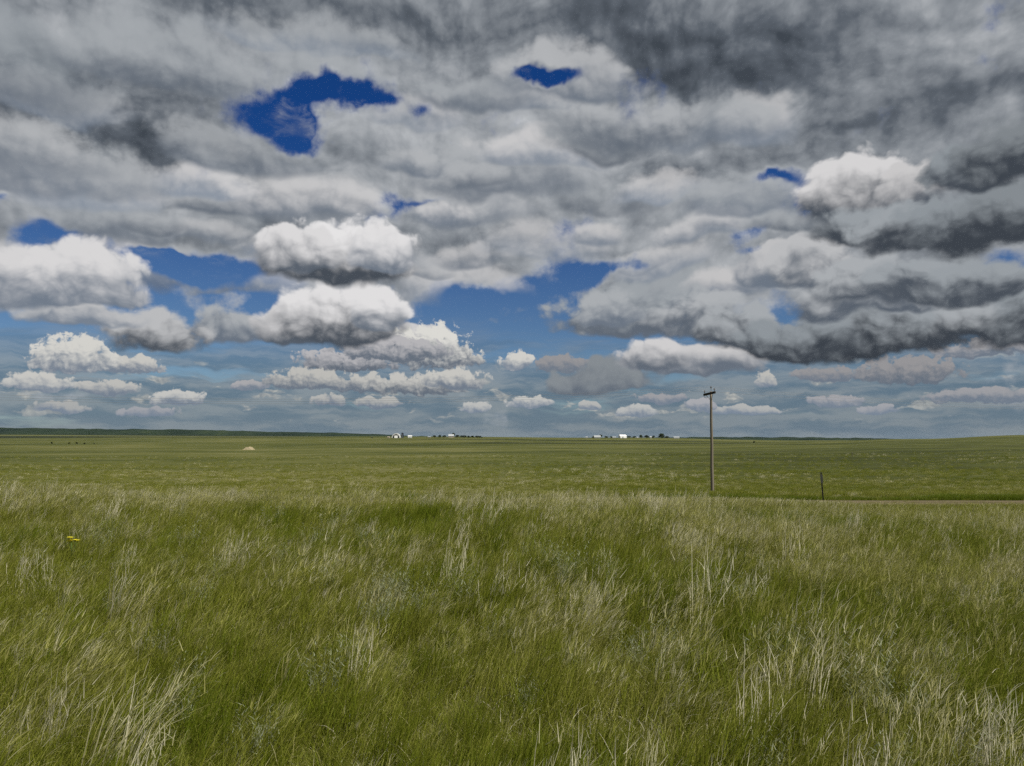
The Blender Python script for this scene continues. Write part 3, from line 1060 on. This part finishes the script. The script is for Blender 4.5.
def gable(name, px, dep, w, d, eave, ridge, wall, roof, label, cat, rz=0.0, door=None, windows=0, chimney=False):
    x, y, z = at_pixel(px, dep)
    root = empty(name, (x, y, z - 0.15), rz)
    tag(root, label, cat)
    bm = bmesh.new()
    add_prism(bm, [(-d / 2, -0.6), (d / 2, -0.6), (d / 2, eave), (0, ridge), (-d / 2, eave)], -w / 2, w / 2)
    bmesh.ops.rotate(bm, verts=bm.verts, cent=(0, 0, 0), matrix=Matrix.Rotation(math.pi / 2, 3, 'Z'))
    bmesh.ops.recalc_face_normals(bm, faces=bm.faces)
    link_bm('wall', bm, wall, root)
    bm = bmesh.new()
    t, ov = 0.18, 0.5
    sl = (ridge - eave) / (d / 2)
    o_ = [(-d / 2 - ov, eave - sl * ov + 0.02), (0, ridge + 0.02), (d / 2 + ov, eave - sl * ov + 0.02),
          (d / 2 + ov, eave - sl * ov + t), (0, ridge + t), (-d / 2 - ov, eave - sl * ov + t)]
    add_prism(bm, o_, -w / 2 - ov, w / 2 + ov)
    bmesh.ops.rotate(bm, verts=bm.verts, cent=(0, 0, 0), matrix=Matrix.Rotation(math.pi / 2, 3, 'Z'))
    bmesh.ops.recalc_face_normals(bm, faces=bm.faces)
    rf = link_bm('roof', bm, roof, root)
    if chimney:
        bm = bmesh.new()
        add_box(bm, w * 0.2, 0.3, ridge + 0.5, 0.8, 0.8, 1.6)
        link_bm('chimney', bm, M_DARKW, rf)
    if door:
        dw, dh, dx = door
        bm = bmesh.new()
        add_box(bm, dx, -d / 2 - 0.03, dh / 2 + 0.1, dw, 0.08, dh)
        link_bm('door', bm, M_GREYM, root)
    for k in range(windows):
        bm = bmesh.new()
        add_box(bm, -w * 0.36 + k * w * 0.72 / max(1, windows - 1), -d / 2 - 0.03, eave * 0.6, 1.3, 0.08, 1.2)
        link_bm('window', bm, M_PANE, root)
    return root


def build_hoop_barn():
    x, y, z = at_pixel(396.6, 1800)
    R, D = 9.8, 24.0
    root = empty('arched_barn', (x, y, z - 0.1), math.radians(4))
    tag(root, 'arched barn with a white rim, dark front and white door', 'barn')
    bm = bmesh.new()
    n = 24
    rings = []
    for yy, r in ((-D / 2, R), (-D / 2, R - 2.0), (D / 2, R - 2.0), (D / 2, R)):
        rings.append([bm.verts.new((r * math.cos(math.pi * k / n), yy, 1.12 * r * math.sin(math.pi * k / n))) for k in range(n + 1)])
    for a in range(4):
        b = (a + 1) % 4
        for k in range(n):
            bm.faces.new((rings[a][k], rings[b][k], rings[b][k + 1], rings[a][k + 1]))
    bmesh.ops.recalc_face_normals(bm, faces=bm.faces)
    link_bm('roof', bm, M_OFFWHITE, root)
    for yy in (-D / 2 + 0.6, D / 2 - 0.6):
        bm = bmesh.new()
        c = [bm.verts.new(((R - 1.98) * math.cos(math.pi * k / n), yy, 1.12 * (R - 1.98) * math.sin(math.pi * k / n))) for k in range(n + 1)]
        bm.faces.new(c)
        link_bm('end_wall', bm, M_DARKW, root)
    bm = bmesh.new()
    add_box(bm, 0.2, -D / 2 + 0.5, 2.9, 7.6, 0.12, 5.8)
    link_bm('door', bm, M_WHITE, root)


build_hoop_barn()


def build_silo():
    x, y, z = at_pixel(402.7, 1800)
    root = empty('grain_silo', (x, y, z - 0.1))
    tag(root, 'dark round silo beside the arched barn', 'silo')
    bm = bmesh.new()
    prof = [(2.6, -0.5)]
    for k in range(10):
        prof += [(2.6, k * 1.05), (2.65, k * 1.05 + 0.5)]
    add_lathe(bm, prof + [(2.6, 10.4)], 20)
    link_bm('shell', bm, M_SILO, root, True)
    bm = bmesh.new()
    add_lathe(bm, [(2.75, 10.35), (2.3, 11.3), (1.5, 12.0), (0.5, 12.4), (0.4, 12.7), (0.05, 12.75)], 20)
    link_bm('dome', bm, M_SILO, root, True)
    bm = bmesh.new()
    add_box(bm, -0.4, -2.75, 5.2, 0.5, 0.12, 10.4)
    link_bm('ladder', bm, M_GREYM, root)


build_silo()
gable('farm_shed', 410.2, 1800, 9.0, 8.0, 3.6, 6.0, M_OFFWHITE, M_OFFWHITE, 'small white shed right of the dark round silo', 'shed', 0.15, door=(3.0, 3.0, 0))
gable('tool_shed', 389.0, 1800, 5.0, 4.0, 2.4, 3.4, M_TAN, M_TAN, 'tiny tan shed left of the arched barn', 'shed', -0.1, door=(1.4, 2.0, 0))
gable('farm_shed', 429.5, 1850, 6.5, 4.0, 1.8, 2.6, M_TAN, M_PALEROOF, 'low tan shed left of the house windbreak', 'shed', 0.0, door=(2.0, 1.6, 1))
gable('farmhouse', 451.3, 1860, 12.5, 9.5, 4.0, 7.8, M_TAN, M_PALEROOF, 'farmhouse with a pale roof among dark windbreak trees', 'house', 0.1, door=(1.1, 2.1, 0.6), windows=4, chimney=True)
gable('white_barn', 622.3, 2000, 17.0, 13.0, 4.6, 8.6, M_WHITE, M_WHITE, 'bright white metal barn, brightest building on the horizon', 'barn', 0.25, door=(4.5, 4.0, -2.0))
gable('grey_shed', 597.0, 2030, 17.0, 9.0, 3.6, 6.8, M_GREYM, M_GREYM, 'long grey metal shed left of the bright white barn', 'shed', 0.05, door=(4.0, 3.2, 2.0))
gable('farm_shed', 586.4, 2000, 4.5, 4.0, 2.6, 3.8, M_OFFWHITE, M_PALEROOF, 'tiny pale shed at the far left of the right farm', 'shed', 0.0, door=(1.4, 2.0, 0))
gable('farm_shed', 614.0, 2000, 9.0, 5.0, 2.2, 3.6, M_GREYM, M_GREYM, 'low grey shed just left of the bright white barn', 'shed', 0.0, door=(2.0, 1.9, 1))
gable('farm_shed', 637.0, 1980, 3.6, 3.0, 2.0, 3.0, M_TAN, M_PALEROOF, 'tiny tan hut in front of the tight tree pair', 'shed', 0.2, door=(1.0, 1.8, 0))
gable('farm_shed', 650.4, 1980, 3.4, 3.0, 3.4, 4.4, M_OFFWHITE, M_OFFWHITE, 'narrow white hut in front of the trees left of the biggest farm tree', 'shed', 0.0, door=(1.0, 1.8, 0))
gable('grey_shed', 676.0, 2000, 14.0, 9.0, 3.0, 5.0, M_GREYM, M_PALEROOF, 'wide grey building right of the biggest farm tree', 'shed', -0.1, door=(3.5, 2.6, -2.0))

# ------------------------------------------------------------------ standing grass
def blade_material():
    m, nt, out = new_mat('prairie_grass_blades')
    def attr(name, typ='GEOMETRY'):
        n = nt.nodes.new('ShaderNodeAttribute')
        n.attribute_type = typ
        n.attribute_name = name
        return S(n.outputs['Fac'])
    dry, along, sage = attr('dry'), attr('along'), attr('sage')
    tint = attr('tint', 'INSTANCER')
    k = dry + (tint - 0.5) * 0.5 + (along - 0.4) * 0.16
    c = ramp(k, [(0.0, (0.108, 0.148, 0.008)), (0.25, (0.164, 0.188, 0.016)), (0.5, (0.232, 0.240, 0.042)), (0.75, (0.345, 0.33, 0.115)), (1.0, (0.70, 0.66, 0.50))])
    c = mixc(sage, c, (0.26, 0.285, 0.20))
    b = nt.nodes.new('ShaderNodeBsdfPrincipled')
    nt.links.new(c.s, b.inputs['Base Color'])
    b.inputs['Roughness'].default_value = 0.6
    b.inputs['Specular IOR Level'].default_value = 0.14
    t = nt.nodes.new('ShaderNodeBsdfTranslucent')
    nt.links.new(c.s, t.inputs['Color'])
    mx = nt.nodes.new('ShaderNodeMixShader')
    mx.inputs[0].default_value = 0.42
    nt.links.new(b.outputs[0], mx.inputs[1])
    nt.links.new(t.outputs[0], mx.inputs[2])
    nt.links.new(mx.outputs[0], out.inputs['Surface'])
    return m


M_GRASS = blade_material()


class Blades:
    """Collects thin curved ribbons into one mesh."""

    def __init__(self):
        self.v, self.f, self.dry, self.along, self.sage = [], [], [], [], []

    def blade(self, base, azim, length, width, bend, dry, sage=0.0, seg=4, lean=0.12, droop=1.0, kink=0.0, rr=random, face=None):
        """A ribbon rising from base, bending towards azim."""
        d = Vector((math.cos(azim), math.sin(azim), 0))
        side_a = azim + math.pi / 2 + rr.uniform(-1.5, 1.5) if face is None else face
        side = Vector((math.cos(side_a), math.sin(side_a), 0))
        p = Vector(base)
        ang = lean
        k0 = len(self.v)
        for i in range(seg + 1):
            t = i / seg
            w = width * (1 - t) ** 0.6 * 0.5 if i < seg else 0.0
            w = max(w, width * 0.06)
            self.v += [tuple(p - side * w), tuple(p + side * w)]
            self.along += [t, t]
            self.dry += [dry, dry]
            self.sage += [sage, sage]
            ang += bend / seg * (0.4 + droop * t) + (rr.uniform(-kink, kink) if kink else 0)
            p = p + (d * math.sin(ang) + Vector((0, 0, 1)) * math.cos(ang)) * (length / seg)
        for i in range(seg):
            a = k0 + 2 * i
            self.f.append((a, a + 1, a + 3, a + 2))
        return p

    def mesh(self, name):
        me = bpy.data.meshes.new(name)
        me.from_pydata(self.v, [], self.f)
        for n, vals in (('dry', self.dry), ('along', self.along), ('sage', self.sage)):
            a = me.attributes.new(n, 'FLOAT', 'POINT')
            a.data.foreach_set('value', vals)
        me.materials.append(M_GRASS)
        me.update()
        return me


WIND = 0.0       # blades bow towards +x


def disc(rr, R):
    a, q = rr.uniform(0, 6.283), math.sqrt(rr.random()) * R
    return q * math.cos(a), q * math.sin(a), 0.0


def tuft_green(seed, n=62, R=0.13, L=(0.10, 0.27), W=(0.0030, 0.0060), dry=(0.05, 0.50), bend=(0.4, 1.5)):
    rr = random.Random(seed)
    B = Blades()
    for _ in range(n):
        az = WIND + rr.gauss(0, 0.85)
        B.blade(disc(rr, R), az, rr.uniform(*L), rr.uniform(*W), rr.uniform(*bend), rr.uniform(*dry), lean=rr.uniform(0, 0.25), rr=rr)
    for _ in range(n // 5):          # old dead leaves low in the tuft
        B.blade(disc(rr, R), rr.uniform(0, 6.28), rr.uniform(0.08, 0.2), rr.uniform(*W), rr.uniform(1.0, 2.2), rr.uniform(0.6, 0.95), lean=rr.uniform(0.2, 0.9), rr=rr)
    return B


def tuft_straw(seed, n=16, R=0.12, L=(0.20, 0.36), dry=(0.44, 0.80), W=(0.0024, 0.0040)):
    """Needle grass: thin stalks whose pale awned heads nod downwind."""
    rr = random.Random(seed)
    B = Blades()
    for _ in range(n):
        az = WIND + rr.gauss(0, 0.45)
        d = rr.uniform(*dry)
        base = disc(rr, R)
        l = rr.uniform(*L)
        bend = rr.uniform(0.35, 1.1)
        tip = B.blade(base, az, l, rr.uniform(*W), bend, d - 0.2, lean=rr.uniform(0.0, 0.28), seg=5, rr=rr)
        for _k in range(rr.randint(3, 5)):
            B.blade(tuple(tip - Vector((rr.uniform(0, 0.03), 0, rr.uniform(0.0, 0.04)))), az + rr.gauss(0, 0.35), rr.uniform(0.05, 0.11), rr.uniform(0.0020, 0.0038),
                    rr.uniform(0.2, 0.9), d + 0.08, lean=bend * 0.7 + rr.uniform(-0.35, 0.45), seg=3, rr=rr)
    for _ in range(n * 2):
        az = WIND + rr.gauss(0, 0.9)
        B.blade(disc(rr, R), az, rr.uniform(0.10, 0.24), rr.uniform(0.003, 0.0055), rr.uniform(0.4, 1.5), rr.uniform(0.15, 0.55), lean=rr.uniform(0, 0.3), rr=rr)
    return B


def tuft_sage(seed, n=26, R=0.10):
    rr = random.Random(seed)
    B = Blades()
    for _ in range(n):
        az = rr.uniform(0, 6.28)
        base = disc(rr, R)
        l = rr.uniform(0.14, 0.30)
        lean = rr.uniform(0.02, 0.35)
        tip = B.blade(base, az, l, 0.003, rr.uniform(0, 0.4), 0.6, sage=0.7, lean=lean, rr=rr)
        b = Vector(base)
        for k in range(9):
            q = b.lerp(tip, 0.25 + 0.75 * k / 9)
            B.blade(tuple(q), rr.uniform(0, 6.28), rr.uniform(0.02, 0.045), rr.uniform(0.004, 0.007), rr.uniform(0.1, 0.8), 0.5, sage=rr.uniform(0.6, 1.0), lean=rr.uniform(0.4, 1.1), seg=2, rr=rr)
    return B


def tuft_thatch(seed, n=60, R=0.16):
    rr = random.Random(seed)
    B = Blades()
    for _ in range(n):
        B.blade(disc(rr, R), rr.uniform(0, 6.28), rr.uniform(0.05, 0.15), rr.uniform(0.002, 0.004), rr.uniform(0.4, 2.0), rr.choice([rr.uniform(0.0, 0.4), rr.uniform(0.0, 0.4), rr.uniform(0.55, 0.8)]), lean=rr.uniform(0.1, 0.9), seg=3, rr=rr)
    return B


def weed(rr, spread, H, n, lean=0.15, twiggy=0.5, w=0.0062):
    """A dead, bleached bunch of stalks."""
    B = Blades()
    for _ in range(int(n * 1.5)):
        base = disc(rr, spread)
        l = 1.2 * H * rr.uniform(0.55, 1.0)
        az = WIND + rr.gauss(0, 0.5)
        dry = rr.uniform(0.9, 1.15)
        tip = B.blade(base, az, l, w * rr.uniform(0.5, 1.0), rr.uniform(0.0, 0.8), dry, lean=lean + rr.gauss(0, 0.16), seg=7, kink=0.12, rr=rr, face=rr.uniform(-0.6, 0.6))
        b = Vector(base)
        for k in range(int(rr.uniform(1, 5) * twiggy * 2)):
            t = rr.uniform(0.4, 1.0)
            q = b.lerp(tip, t)
            q.z = b.z + (tip.z - b.z) * t ** 0.93
            B.blade(tuple(q), az + rr.gauss(0, 0.8), rr.uniform(0.05, 0.16) * H / 0.5, w * 0.45, rr.uniform(-0.3, 0.9), dry, lean=lean + rr.uniform(-0.3, 0.9), seg=4, kink=0.2, rr=rr, face=rr.uniform(-0.6, 0.6))
    return B


def far_tuft(seed, dry, n=80, R=0.38, L=(0.12, 0.32)):
    rr = random.Random(seed)
    B = Blades()
    for _ in range(n):
        az = WIND + rr.gauss(0, 0.8)
        B.blade(disc(rr, R), az, rr.uniform(*L), rr.uniform(0.007, 0.014), rr.uniform(0.4, 1.4), rr.uniform(*dry), lean=rr.uniform(0, 0.3), seg=3, rr=rr)
    return B


tufts = []
tuft_col = bpy.data.collections.new('tuft_kinds')


def add_kind(B):
    i = len(tufts)
    o = bpy.data.objects.new('tuft_%02d' % i, B.mesh('tuft'))
    tuft_col.objects.link(o)
    tufts.append(o)
    return i


K_GREEN = [add_kind(tuft_green(100 + i)) for i in range(4)]
K_LUSH = [add_kind(tuft_green(120 + i, n=80, L=(0.16, 0.36), W=(0.0036, 0.0066), dry=(-0.05, 0.30), bend=(0.2, 1.1))) for i in range(3)]
K_STRAW = [add_kind(tuft_straw(140 + i)) for i in range(4)]
K_SAGE = [add_kind(tuft_sage(160 + i)) for i in range(2)]
K_THATCH = [add_kind(tuft_thatch(180 + i)) for i in range(3)]
K_DEAD = [add_kind(weed(random.Random(200 + i), 0.09, 0.40, 10, 0.10)) for i in range(3)]
K_FARG = [add_kind(far_tuft(220 + i, (0.05, 0.5))) for i in range(3)]
K_FARS = [add_kind(far_tuft(240 + i, (0.5, 0.92), n=60, L=(0.18, 0.36))) for i in range(2)]
K_FARD = [add_kind(far_tuft(260 + i, (0.0, 0.25), n=90, L=(0.2, 0.42))) for i in range(2)]


def foot(px, py):
    """Where the line of sight through a pixel meets the level of the bank."""
    d = EYE / ((py - HORIZON) / FPX)
    return (px - 512.0) / FPX * d, d


def patch_field(spots, X, Y):
    acc = np.zeros_like(X)
    for (px, py, sx, k) in spots:
        cx, cy_ = foot(px, py)
        s = sx / FPX * cy_
        acc = np.maximum(acc, k * np.exp(-((X - cx) / s) ** 2 - ((Y - cy_) / (s * 1.5)) ** 2))
    return acc


PALE = [(745, 556, 70, 1.0), (830, 588, 50, 1.0), (890, 592, 60, 0.9), (1000, 585, 70, 0.8), (640, 512, 50, 0.9), (570, 508, 40, 0.8), (690, 512, 30, 0.6), (960, 640, 90, 0.6),
        (200, 520, 90, 0.5), (300, 505, 110, 0.5), (420, 503, 60, 0.5), (560, 545, 60, 0.5), (240, 505, 60, 0.8), (620, 640, 60, 0.4), (380, 690, 60, 0.35), (100, 700, 60, 0.3),
        (560, 620, 60, 0.5), (860, 690, 70, 0.5), (640, 720, 60, 0.4)]
LUSH = [(430, 535, 55, 1.0), (500, 545, 50, 1.0), (480, 612, 60, 0.7), (690, 605, 60, 0.9), (1000, 735, 50, 1.0), (600, 585, 70, 0.8), (800, 640, 70, 0.8), (900, 640, 60, 0.6),
        (560, 740, 90, 0.6), (720, 740, 80, 0.6), (90, 590, 60, 0.35), (990, 640, 60, 0.6), (860, 530, 60, 0.6), (30, 505, 30, 0.4)]
SAGE = [(385, 620, 40, 1.0), (885, 712, 30, 1.0), (545, 705, 34, 0.9), (580, 690, 24, 0.9), (530, 585, 40, 0.7), (590, 590, 36, 0.7), (785, 660, 40, 0.8), (340, 560, 40, 0.6),
        (660, 660, 40, 0.6), (430, 640, 40, 0.4), (880, 660, 30, 0.7)]


WEEDS = [  # column, foot row, height m, spread m, stalks, lean, twiggy, label
    (18, 533, 0.44, 0.30, 34, 0.12, 1.0, 'wide fan of bleached twiggy stalks at the far left edge of the tall grass'),
    (143, 528, 0.34, 0.16, 20, 0.22, 0.5, 'short dense white tuft of dead stalks upper left, between the fan and the thin stalks'),
    (203, 536, 0.36, 0.12, 8, 0.14, 0.5, 'thin upright dead stalks between the short white tuft and the narrow bunch'),
    (281, 527, 0.36, 0.07, 9, 0.06, 0.3, 'narrow upright white bunch of dead stalks near the crest of the grass'),
    (126, 640, 0.46, 0.16, 34, 0.34, 0.5, 'largest bleached weed clump leaning right, directly below the yellow flower'),
    (118, 772, 0.48, 0.17, 32, 0.42, 0.6, 'tall leaning straw white clump at the bottom edge, lower left'),
    (168, 720, 0.34, 0.10, 14, 0.40, 0.5, 'loose leaning dead stalks just above the clump at the bottom edge'),
    (289, 702, 0.36, 0.04, 5, 0.08, 0.8, 'single tall pale stalk pair standing alone below the grey white bunch'),
    (374, 626, 0.32, 0.22, 42, 0.06, 0.4, 'wide grey white upright bunch of stalks below the bright green patch'),
    (472, 592, 0.36, 0.22, 24, 0.10, 0.3, 'open group of pale vertical stalks under the brightest green patch'),
    (572, 672, 0.28, 0.13, 22, 0.05, 0.7, 'grey brittle dead weed in the middle of the lower grass'),
    (770, 648, 0.26, 0.14, 24, 0.05, 0.7, 'grey white dead weed right of centre in front of the dark green hollow'),
    (905, 766, 0.36, 0.16, 14, 0.10, 1.0, 'tangle of bare grey twigs at the bottom edge, lower right'),
    (1004, 772, 0.32, 0.16, 16, 0.45, 0.7, 'pale leaning dead stems in the bottom right corner'),
    (655, 508, 0.42, 0.20, 20, 0.16, 0.3, 'white feathery dead grass clump on the crest left of the utility pole'),
]


def scatter():
    P, RZ, SC, KD, TN = [], [], [], [], []

    def put(x, y, kinds, scale, tint, rz=0.55, tilt=0.0):
        n = len(x)
        if n == 0:
            return
        z = ground_z(x, y)
        P.append(np.stack([x, y, z - 0.01], -1))
        rot = np.zeros((n, 3))
        rot[:, 2] = RNG.normal(0, rz, n)
        RZ.append(rot)
        SC.append(scale * RNG.uniform(0.75, 1.25, n) if np.isscalar(scale) else scale)
        KD.append(np.array(kinds)[RNG.integers(0, len(kinds), n)])
        TN.append(np.clip(tint, 0, 1))

    def field(y0, y1, dens, margin=1.3, extra=1.5):
        # uniform density on the strip of land in view (and a step to either side)
        half = lambda y: 0.667 * y * margin + extra
        area = (half(y0) + half(y1)) * (y1 - y0)
        n = int(area * dens)
        y = RNG.uniform(y0, y1, int(n * 1.3) + 10)
        x = RNG.uniform(-1, 1, len(y)) * half(y1)
        keep = np.abs(x) < half(y)
        return x[keep], y[keep]

    def tint_of(x, y):
        return 0.5 + 0.24 * vnoise(x * 0.55, y * 0.4, 41) + 0.16 * vnoise(x * 1.7, y * 1.3, 43) + RNG.normal(0, 0.10, len(x)) - 0.012 * np.clip(x, -9, 9)

    # near and middle bank
    for (y0, y1, dens, sc) in ((1.9, 4.5, 105, 0.92), (4.5, 9.0, 85, 1.0), (9.0, 16.0, 62, 1.1), (16.0, 25.0, 42, 1.2)):
        x, y = field(y0, y1, dens)
        lush, pale, sage = patch_field(LUSH, x, y), patch_field(PALE, x, y), patch_field(SAGE, x, y)
        base = 0.5 + 0.5 * vnoise(x * 0.8, y * 0.55, 51)
        r = RNG.random(len(x))
        p_straw = np.clip(0.09 + 0.14 * base + 0.60 * pale - 0.4 * lush, 0.02, 0.9)
        p_lush = np.clip(0.08 + 0.6 * lush * (0.55 + 0.45 * vnoise(x * 1.3, y * 1.3, 59)) + 0.16 * (1 - base) * (x > -1), 0, 0.9) * (1 - p_straw)
        p_sage = np.clip(0.012 + 0.5 * sage ** 2, 0, 0.6) * (1 - p_straw - p_lush)
        p_dead = 0.010 + 0.024 * (vnoise(x * 0.6, y * 0.6, 57) > 0.35)
        t = tint_of(x, y) - 0.10 * lush + 0.20 * pale
        p_straw = p_straw * (1 - 0.8 * patch_field([(w[0], w[1] + 14, 60, 1.0) for w in WEEDS], x, y))
        kind = np.full(len(x), 0)
        c0 = p_straw; c1 = c0 + p_lush; c2 = c1 + p_sage; c3 = c2 + p_dead * (1 - c2)
        kind[r < c3] = 4
        kind[r < c2] = 3
        kind[r < c1] = 2
        kind[r < c0] = 1
        low = 0.80 + 0.42 * base + 0.15 * lush + 0.24 * vnoise(x * 2.1, y * 2.1, 61)
        hollow = (vnoise(x * 1.25, y * 0.95, 63) + 0.5 * vnoise(x * 3.1, y * 2.6, 64) < -0.42) & (RNG.random(len(x)) < 0.62)
        kind[hollow] = 9
        for k, kinds in ((0, K_GREEN), (1, K_STRAW), (2, K_LUSH), (3, K_SAGE), (4, K_DEAD)):
            q = kind == k
            put(x[q], y[q], kinds, sc * low[q] * RNG.uniform(0.75, 1.2, q.sum()), t[q], 0.5)
        x, y = field(y0, y1, dens * 0.55)
        put(x, y, K_THATCH, 1.1, tint_of(x, y), 3.0)
    # the slope down to the road and the valley floor
    for (y0, y1, dens, sc) in ((25, 34.9, 14, 1.1), (40.0, 70, 4.2, 0.85), (70, 110, 1.3, 1.0), (110, 170, 0.35, 1.25), (170, 260, 0.10, 1.5), (260, 420, 0.025, 2.0)):
        x, y = field(y0, y1, dens, 1.15, 3)
        pale = vnoise(x * 0.10, y * 0.06, 71)
        q = RNG.random(len(x)) < np.clip(0.22 + 0.35 * pale, 0.03, 0.7)
        t = tint_of(x * 0.3, y * 0.3)
        put(x[q], y[q], K_FARS, sc * 0.9, t[q] - 0.1)
        put(x[~q], y[~q], K_FARG, sc, t[~q] + 0.15)
    # rank dark grass in the ditch on the far side of the road, ragged verge on the near side
    x = RNG.uniform(-34, 48, 2400)
    put(x, RNG.normal(40.7, 0.35, 2400), K_FARD, 0.95 + 0.3 * vnoise(x * 0.35, x * 0, 91), np.full(2400, 0.12))
    x = RNG.uniform(-34, 48, 620)
    yv = ROAD_NEAR + RNG.normal(-0.3, 0.45, 620)
    put(x, yv, K_FARG, 0.75, np.full(620, 0.35))
    x = RNG.uniform(0, 15.2, 900)
    put(x, RNG.uniform(33.6, 35.0, 900), K_FARG + K_FARS[:1], 1.15 + 0.75 * np.clip((15.5 - x) / 5, 0, 1), np.full(900, 0.5))
    # a thin grassy crown and ragged edges along the road
    x = RNG.uniform(-30, 48, 420)
    yr = ROAD_NEAR + np.where(RNG.random(420) < 0.5, RNG.normal(2.0, 0.22, 420), np.where(RNG.random(420) < 0.5, RNG.normal(0.15, 0.2, 420), RNG.normal(3.9, 0.2, 420)))
    yr = yr + 0.10 * np.sin(x * 0.21)
    put(x, yr, K_FARG, 0.42, np.full(420, 0.55))
    P[-1][:, 2] = -1.50 + 0.05
    # pale flowering weeds speckled over the valley floor
    n = 1000
    y = np.exp(RNG.uniform(math.log(90), math.log(420), n))
    x = (RNG.uniform(480, 1060, n) - 512) / FPX * y
    q = vnoise(x / 22.0, y / 26.0, 81) + 0.35 * vnoise(x / 5.0, y / 6.0, 83) > 0.28
    put(x[q], y[q], K_FARS, 1.1 + y[q] / 260.0, np.full(q.sum(), 0.72))

    P_, R_, S_, K_, T_ = np.vstack(P), np.vstack(RZ), np.concatenate(SC), np.concatenate(KD), np.concatenate(TN)
    me = bpy.data.meshes.new('grass')
    me.vertices.add(len(P_))
    me.vertices.foreach_set('co', P_.astype(np.float32).ravel())
    for nm, typ, arr, fld in (('rot', 'FLOAT_VECTOR', R_, 'vector'), ('scl', 'FLOAT', S_, 'value'), ('kd', 'INT', K_, 'value'), ('tint', 'FLOAT', T_, 'value')):
        a = me.attributes.new(nm, typ, 'POINT')
        a.data.foreach_set(fld, (arr.astype(np.int32) if typ == 'INT' else arr.astype(np.float32)).ravel())
    me.update()
    o = bpy.data.objects.new('grass', me)
    COL.objects.link(o)
    tag(o, 'wind-bent green and straw coloured prairie grass', 'grass', kind='stuff')
    # geometry nodes: a tuft of the stored kind on every point
    g = bpy.data.node_groups.new('grass_tufts', 'GeometryNodeTree')
    g.interface.new_socket('Geometry', in_out='INPUT', socket_type='NodeSocketGeometry')
    g.interface.new_socket('Geometry', in_out='OUTPUT', socket_type='NodeSocketGeometry')
    N, Lk = g.nodes, g.links
    gi, go = N.new('NodeGroupInput'), N.new('NodeGroupOutput')
    ci = N.new('GeometryNodeCollectionInfo')
    ci.inputs['Collection'].default_value = tuft_col
    ci.inputs['Separate Children'].default_value = True
    ci.inputs['Reset Children'].default_value = True
    ip = N.new('GeometryNodeInstanceOnPoints')
    ip.inputs['Pick Instance'].default_value = True

    def named(name, typ):
        n = N.new('GeometryNodeInputNamedAttribute')
        n.data_type = typ
        n.inputs['Name'].default_value = name
        return n.outputs['Attribute']
    Lk.new(gi.outputs[0], ip.inputs['Points'])
    Lk.new(ci.outputs[0], ip.inputs['Instance'])
    Lk.new(named('kd', 'INT'), ip.inputs['Instance Index'])
    Lk.new(named('rot', 'FLOAT_VECTOR'), ip.inputs['Rotation'])
    Lk.new(named('scl', 'FLOAT'), ip.inputs['Scale'])
    Lk.new(ip.outputs[0], go.inputs[0])
    md = o.modifiers.new('tufts', 'NODES')
    md.node_group = g
    print('GRASS POINTS', len(P_))


scatter()

# ------------------------------------------------------------------ single plants that stand out of the sward
for i, (px, py, H, sp, n, lean, tw, label) in enumerate(WEEDS):
    x, y = foot(px, py)
    B = weed(random.Random(500 + i), sp, H, n, lean, tw, 0.0062 + 0.0006 * y)
    o = bpy.data.objects.new('dead_weed', B.mesh('dead_weed'))
    COL.objects.link(o)
    o.location = (x, y, gz(x, y) - 0.01)
    tag(o, label, 'dead weed', 'bleached dead weeds in the grass')


def build_flower():
    x, y = foot(78, 578)
    root = empty('yellow_wildflower', (x, y, gz(x, y)))
    tag(root, 'small yellow wildflower blooming among the grass on the left', 'wildflower')
    rr = random.Random(77)
    green = plain_mat('flower_stem', (0.06, 0.10, 0.02), 0.7, 0.2, 0.2, 20.0)
    yel = plain_mat('yellow_petals', (0.62, 0.55, 0.03), 0.6, 0.2, 0.15, 30.0)
    bm = bmesh.new()
    tips = []
    for k in range(9):
        a = rr.uniform(0, 6.28)
        tip = Vector((math.cos(a) * rr.uniform(0.01, 0.06), math.sin(a) * 0.05, 0.33 + rr.uniform(-0.03, 0.03)))
        add_tube(bm, [(0, 0, 0), (tip.x * 0.3, tip.y * 0.3, 0.2), tip], [0.003, 0.0025, 0.0015], 5)
        tips.append(tip)
    link_bm('stem', bm, green, root, True)
    for t in tips:
        bm = bmesh.new()
        for k in range(11):
            a = 2 * math.pi * k / 11
            c, s = math.cos(a), math.sin(a)
            q = [t + Vector((c * r - s * w, s * r + c * w, h)) for (r, w, h) in ((0.004, 0.0, 0.0), (0.016, 0.007, 0.008), (0.027, 0.0, 0.012), (0.016, -0.007, 0.008))]
            bm.faces.new([bm.verts.new(v) for v in q])
        bmesh.ops.create_uvsphere(bm, u_segments=8, v_segments=5, radius=0.010, matrix=Matrix.Translation(t + Vector((0, 0, 0.004))))
        link_bm('flower_head', bm, yel, root)


build_flower()

# ------------------------------------------------------------------ render settings
vs = scene.view_settings
vs.view_transform = 'Standard'
vs.look = 'None'
vs.exposure = EXPOSURE
vs.gamma = 1.0
vs.use_curve_mapping = False
cy = scene.cycles
cy.max_bounces = 4
cy.diffuse_bounces = 2
cy.glossy_bounces = 1
cy.transmission_bounces = 2
cy.transparent_max_bounces = 4
cy.use_adaptive_sampling = True
cy.adaptive_threshold = 0.02
cy.caustics_reflective = False
cy.caustics_refractive = False
cy.use_denoising = False
